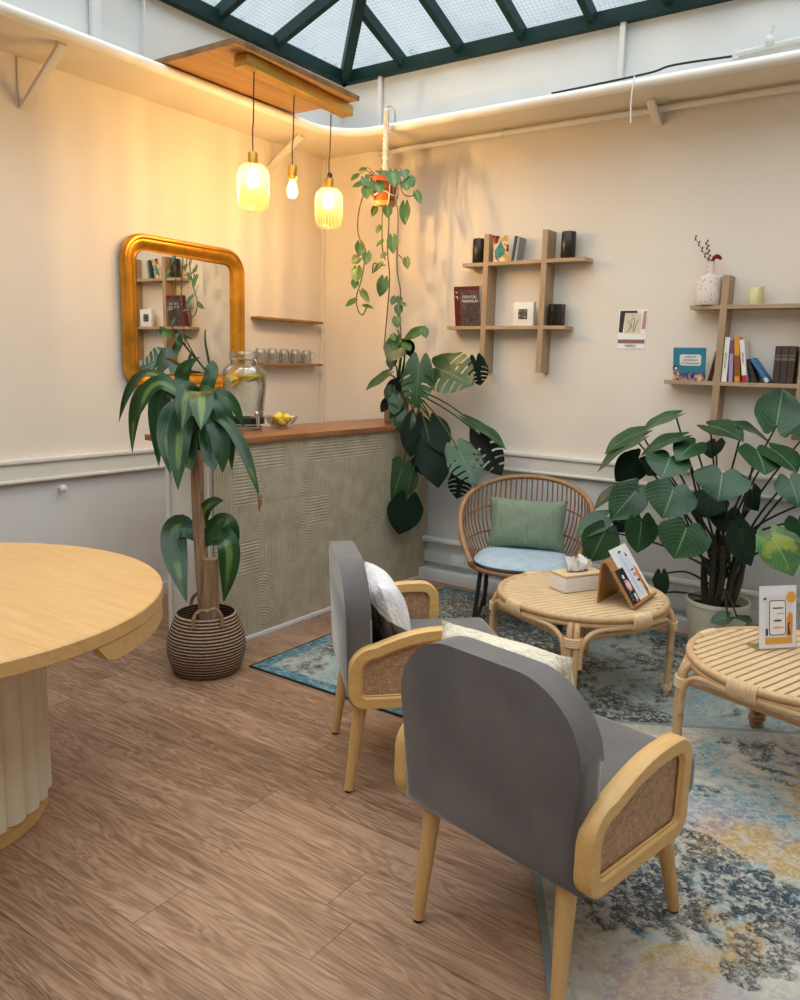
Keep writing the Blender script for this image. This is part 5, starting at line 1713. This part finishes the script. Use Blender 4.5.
# poster on the wall
t = thing('wall_poster', 'small printed thank-you card stuck to the wall between the two criss-cross shelves', 'poster', (2.388, -.002, 1.732))
q = B(); q.box((0, 0, 0), (.168, .002, .225)); q.build('sheet', M['paper'], t, smooth=False)
PX = [('black_block', [(-.078, .105), (.022, .105), (.028, .092), (-.048, .092), (-.056, -.022), (-.08, -.018)], INK), ('drawing_panel', rc(-.048, -.026, .05, .092), flat('beige_print', 'D6CCB4')), ('pink_block', [(.062, .10), (.08, .104), (.078, .0), (.056, .0)], flat('rose_print', 'C08A84')), ('plum_band', rc(-.082, -.082, .078, -.060), flat('plum_print', '8C6262'))]
for k, (nm, poly, mt) in enumerate(PX):
    q = B(); q.prism(poly, lambda u, v, w, k=k: (u, -.0012 - .0004 * k + w, v), .0005); q.build(nm, mt, t, smooth=False)
q = B()
for pl in ([(-.03, .05), (-.012, .02), (-.02, -.005), (-.03, -.016)], [(-.008, .05), (.0, .062), (.012, .055), (.01, .03), (.004, .01), (.012, -.012)], [(.036, .055), (.022, .03), (.018, .005), (.004, -.014)], [(-.01, .045), (-.004, .02), (-.012, .0)]):
    q.tube([(u, -.0032, v) for u, v in pl], .0012, 5, smooth=3)
q.build('line_drawing', INKG, t)
text('MERCI', .020, t, INK, (-.004, -.0028, -.097), name='lettering', sx=1.15)
text('pour', .008, t, INKG, (.0, -.0034, .080), name='lettering')

# ------------------------------------------------------------------ plants
CAMDIR = V3((.45, -.72, .25))
def petiole(q, a, b_, sag, r0, r1, n=6):
    a, b_ = V3(a), V3(b_)
    mid = (a + b_) / 2 + V3(sag)
    q.tube([a, mid, b_], [r0, (r0 + r1) / 2, r1], n, smooth=6)

# heart-leaf plant in the cream planter
PX0, PY0 = 3.075, -.315
t = thing('philodendron', 'large bushy heart-leaved plant in a cream planter under the bookshelf', 'plant', (PX0, PY0, .0078))
q = B(); q.lathe([(.0, 0), (.122, 0), (.126, .006), (.160, .268), (.166, .272), (.166, .292), (.155, .292), (.150, .24), (.0, .235)], n=48, caps=False); q.build('pot', M['planter'], t)
q = B(); q.lathe([(.0, .252), (.10, .250), (.149, .246)], n=32, caps=False); q.build('soil', M['soil'], t)
base0 = V3((PX0, PY0, .0078))
ps = B()
for k in range(9):
    a = k * 2.4
    p = V3((.055 * math.cos(a), .055 * math.sin(a), .24))
    e = V3((.10 * math.cos(a) + .01, .07 * math.sin(a), .50 + .05 * (k % 4)))
    ps.tube([p, (p + e) / 2 + V3((.01 * math.sin(k), .01, 0)), e], [.022, .018, .013], 8, smooth=4)
lf = {'g': B(), 'd': B(), 'y': B()}
rnd = random.Random(3)
for k, (bp, tp, w, kind) in enumerate(PHILO):
    bp, tp = V3(bp) - base0, V3(tp) - base0
    n = {'f': V3((.45, -.78, .42)), 'm': V3((.3, -.5, .8)), 'u': V3((.12, -.22, .97)), 'd': V3((-.15, -.55, -.5)), 'y': V3((.35, -.8, .45))}[kind]
    n = n + V3((rnd.uniform(-.15, .15), rnd.uniform(-.1, .1), rnd.uniform(-.1, .1)))
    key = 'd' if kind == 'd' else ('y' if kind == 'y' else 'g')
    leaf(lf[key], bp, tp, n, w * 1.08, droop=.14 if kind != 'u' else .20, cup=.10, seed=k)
    a = rnd.uniform(0, 6.28)
    st = V3((.06 * math.cos(a), .04 * math.sin(a), rnd.uniform(.36, .56)))
    if bp.z < .35: st = V3((.05 * math.cos(a), .05 * math.sin(a), .27))
    petiole(ps, st, bp, (0, 0, .04 if bp.z > .35 else .10), .0075, .0045)
ps.build('stems', M['darkstem'], t)
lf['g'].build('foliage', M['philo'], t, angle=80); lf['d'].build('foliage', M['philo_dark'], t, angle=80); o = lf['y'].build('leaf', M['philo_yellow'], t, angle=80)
o['label'] = 'leaf with yellowing patches'

# split-leaf plant on the end of the bar
MX0, MY0 = .85, -.20
t = thing('monstera', 'split-leaved plant in a woven pot on the wall end of the bar, leaves spilling over', 'plant', (MX0, MY0, CT))
base0 = V3((MX0, MY0, CT))
q = B(); q.lathe([(.0, 0), (.072, 0), (.080, .008), (.086, .12), (.084, .20), (.076, .225), (.070, .225), (.072, .19), (.0, .185)], n=32, caps=False); q.build('pot', wood('woven_tan_pot', '9A8666', '6E5C44', (0, 0, 1), 3, .8, .6), t)
q = B(); q.lathe([(.0, .20), (.071, .196)], n=24, caps=False); q.build('soil', M['soil'], t)
ps = B(); lg, ld_ = B(), B()
rnd = random.Random(9)
for k, (bp, tp, w, kind) in enumerate(MONST):
    bp, tp = V3(bp) - base0, V3(tp) - base0
    n = {'f': V3((.6, -.7, .35)), 'F': V3((.45, -.75, .45)), 'm': V3((.35, -.55, .7)), 'u': V3((.1, -.25, .95)), 'd': V3((.7, -.6, .05)), 'D': V3((.5, -.8, -.1))}[kind]
    n = n + V3((rnd.uniform(-.12, .12), rnd.uniform(-.1, .1), rnd.uniform(-.1, .1)))
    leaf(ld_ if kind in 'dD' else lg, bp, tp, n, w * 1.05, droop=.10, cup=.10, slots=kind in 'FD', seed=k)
    a = rnd.uniform(0, 6.28)
    st = V3((.03 * math.cos(a), .03 * math.sin(a), .21))
    if bp.z < .1:
        q_ = V3((.16 + .1 * rnd.random(), -.12 - .06 * rnd.random(), .25))
        ps.tube([st, q_ * .55 + V3((0, 0, .15)), q_, (q_ + bp) / 2 + V3((.05, -.01, 0)), bp], [.008, .007, .006, .005, .005], 6, smooth=5)
    else:
        petiole(ps, st, bp, (.03, -.02, .03), .0065, .0045)
ps.tube([(.0, 0, .2), (.05, -.03, .5), (.03, -.05, .62)], [.012, .009, .004], 7, smooth=4)
ps.build('stems', M['stem'], t)
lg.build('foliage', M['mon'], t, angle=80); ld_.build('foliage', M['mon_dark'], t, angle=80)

# hanging plant
HX, HY, HZ = .873, -.42, 2.487
t = thing('hanging_plant', 'trailing green plant in a small terracotta pot hanging in a rope holder', 'plant', (HX, HY, HZ))
base0 = V3((HX, HY, HZ))
q = B(); q.lathe([(.0, 0), (.058, 0), (.062, .005), (.082, .128), (.090, .130), (.092, .158), (.082, .158), (.076, .12), (.0, .115)], n=36, caps=False); q.build('pot', M['terra'], t)
q = B(); q.lathe([(.0, -.012), (.062, -.012), (.076, .014), (.072, .014), (.060, -.004), (.0, -.004)], n=32, caps=False); q.build('saucer', plain('pale_saucer', 'C79A62', .6), t)
q = B(); q.lathe([(.0, .135), (.079, .132)], n=24, caps=False); q.build('soil', M['soil'], t)
lf_ = B(); vs = B()
rnd = random.Random(21)
for k, (bp, tp, w, kind) in enumerate(POTHOS):
    bp, tp = V3(bp) - base0, V3(tp) - base0
    n = V3((.45, -.7, .45)) + V3((rnd.uniform(-.35, .35), rnd.uniform(-.2, .2), rnd.uniform(-.25, .25)))
    leaf(lf_, bp, tp, n, w * 1.1, droop=.12, cup=.15, seed=k)
    if bp.z > .05:
        petiole(vs, V3((bp.x * .25, bp.y * .25, .13)), bp, (0, 0, .05), .003, .002, 5)
for v in VINES:
    pts = [V3(p) - base0 for p in v]
    if pts[0].z > -.15:
        pts = [V3((pts[0].x * .3, pts[0].y * .3, .135)), V3((pts[0].x * .9, pts[0].y * .9 - .03, .165))] + pts
    vs.tube(pts, .0042, 6, smooth=4)
vs.build('vines', M['vine'], t)
lf_.build('foliage', M['poth'], t, angle=80)
t = thing('rope_hanger', 'white knotted cotton plant hanger hooked at the ledge', 'hanger', (HX, HY, 3.05))
q = B()
for k in range(3):
    q.tube([(.010 * math.cos(s * 26 + k * 2.1), .010 * math.sin(s * 26 + k * 2.1), -.36 * s) for s in [i / 70 for i in range(71)]], .0095, 7)
q.build('braid', M['rope'], t)
q = B(); q.sphere((0, 0, -.365), .020, sc=(1, 1, .8)); q.sphere((0, 0, -.585), .015); q.build('knot', M['rope'], t)
for k in range(4):
    a = PI / 4 + k * PI / 2 + .2
    q = B(); q.tube([(0, 0, -.365)] + [(r * math.cos(a), r * math.sin(a), z) for r, z in ((.05, -.385), (.098, -.405 - .0), (.096, -.44), (.086, -.50), (.075, -.562), (.03, -.580))] + [(0, 0, -.585)], .0042, 6, smooth=3); q.build('cord', M['rope'], t)
q = B(); q.tube([(.088 * math.cos(x), .088 * math.sin(x), -.507 - .012 * math.cos(4 * x + 1)) for x in [i * 2 * PI / 48 for i in range(48)]], .0045, 6, closed=True); q.build('sling', M['rope'], t)
q = B(); q.tube([(0, .09, -.062), (0, .088, .015), (0, .04, .03), (0, 0, .012), (0, -.012, -.006), (0, .0, -.014)], .004, 8, smooth=4); q.build('hook', M['chrome'], t)
q = B()
for k in range(9):
    a = k * .7
    q.tube([(0, 0, -.585), (.012 * math.cos(a), .012 * math.sin(a), -.62), (.018 * math.cos(a), .018 * math.sin(a), -.66)], .0025, 5)
q.build('tassel', M['rope'], t)

# corn plant in the basket
GX, GY = 1.155, -2.175
t = thing('woven_basket', 'round striped seagrass basket with two handles at the bar end', 'basket', (GX, GY, 0))
q = B(); q.lathe([(.0, 0), (.145, 0), (.165, .02), (.186, .09), (.190, .135), (.182, .185), (.160, .245), (.143, .290), (.135, .292), (.150, .245), (.172, .185), (.18, .135), (.176, .09), (.155, .025), (.0, .02)], n=56, caps=False); q.build('body', M['basket'], t)
for s in (0, 1):
    ang = math.atan2(-.66, .75) + s * PI + .05
    e = V3((math.cos(ang), math.sin(ang), 0)); f = V3((-e.y, e.x, 0))
    q = B(); q.tube([e * .146 + f * .066 + V3((0, 0, .258)), e * .142 + f * .062 + V3((0, 0, .31)), e * .138 + f * .035 + V3((0, 0, .345)), e * .136 + V3((0, 0, .335)), e * .138 - f * .035 + V3((0, 0, .338)), e * .142 - f * .062 + V3((0, 0, .31)), e * .146 - f * .066 + V3((0, 0, .258))], .0085, 8, smooth=4); q.build('handle', plain('pale_seagrass', '8A6E50', .9, var=.2, scale=60), t)
t = thing('corn_plant', 'tall corn plant with drooping strap leaves and a bare trunk, in the seagrass basket', 'plant', (GX, GY, .024))
base0 = V3((GX, GY, .024))
q = B(); q.lathe([(.0, 0), (.11, 0), (.13, .18), (.124, .18), (.12, .165), (.0, .165)], n=32, caps=False); q.build('pot', M['black'], t)
q = B(); q.lathe([(.0, .172), (.121, .168)], n=24, caps=False); q.build('soil', M['soil'], t)
off = V3((1.101, -2.17, 1.011))
tr1 = [V3(p) - base0 for p in ((1.156, -2.17, .19), (1.140, -2.17, .36), (1.124, -2.17, .525), (1.104, -2.17, .82), (1.101, -2.17, 1.02), (1.092, -2.17, 1.06))]
q = B(); q.tube(tr1, [.036, .035, .034, .031, .031, .020], 14, smooth=4); q.build('trunk', M['bark'], t)
tr2 = [V3(p) - base0 for p in ((1.205, -2.19, .19), (1.198, -2.18, .38), (1.192, -2.175, .56))]
q = B(); q.tube(tr2, [.040, .038, .036], 14, smooth=4); q.build('trunk', M['bark'], t)
q = B(); q.tube([tr1[-1] + V3((0, 0, -.06)), tr1[-1] + V3((-.01, 0, .06)), tr1[-1] + V3((-.012, .0, .16))], [.020, .016, .010], 10, smooth=3); q.build('shoot', M['stem'], t)
q = B(); q.tube([V3((1.12, -2.185, .56)) - base0, V3((1.118, -2.19, .66)) - base0], [.014, .012], 8)
q.build('shoot', M['stem'], t)
lf_ = B()
for k, (a, m_, b_, w) in enumerate(DRAC):
    strap(lf_, V3(a) - base0, V3(m_) - base0, V3(b_) - base0, w * 1.2, seed=k)
lf_.build('foliage', M['drac'], t, angle=80)
q = B(); p = V3(DRAC[12][2]) - base0
q.tube([p + V3((0, 0, .02)), p + V3((.002, 0, -.02)), p + V3((-.004, .0, -.06))], [.012, .010, .002], 7); q.build('withered_tip', plain('withered_leaf', '8A6448', .8, var=.2), t)
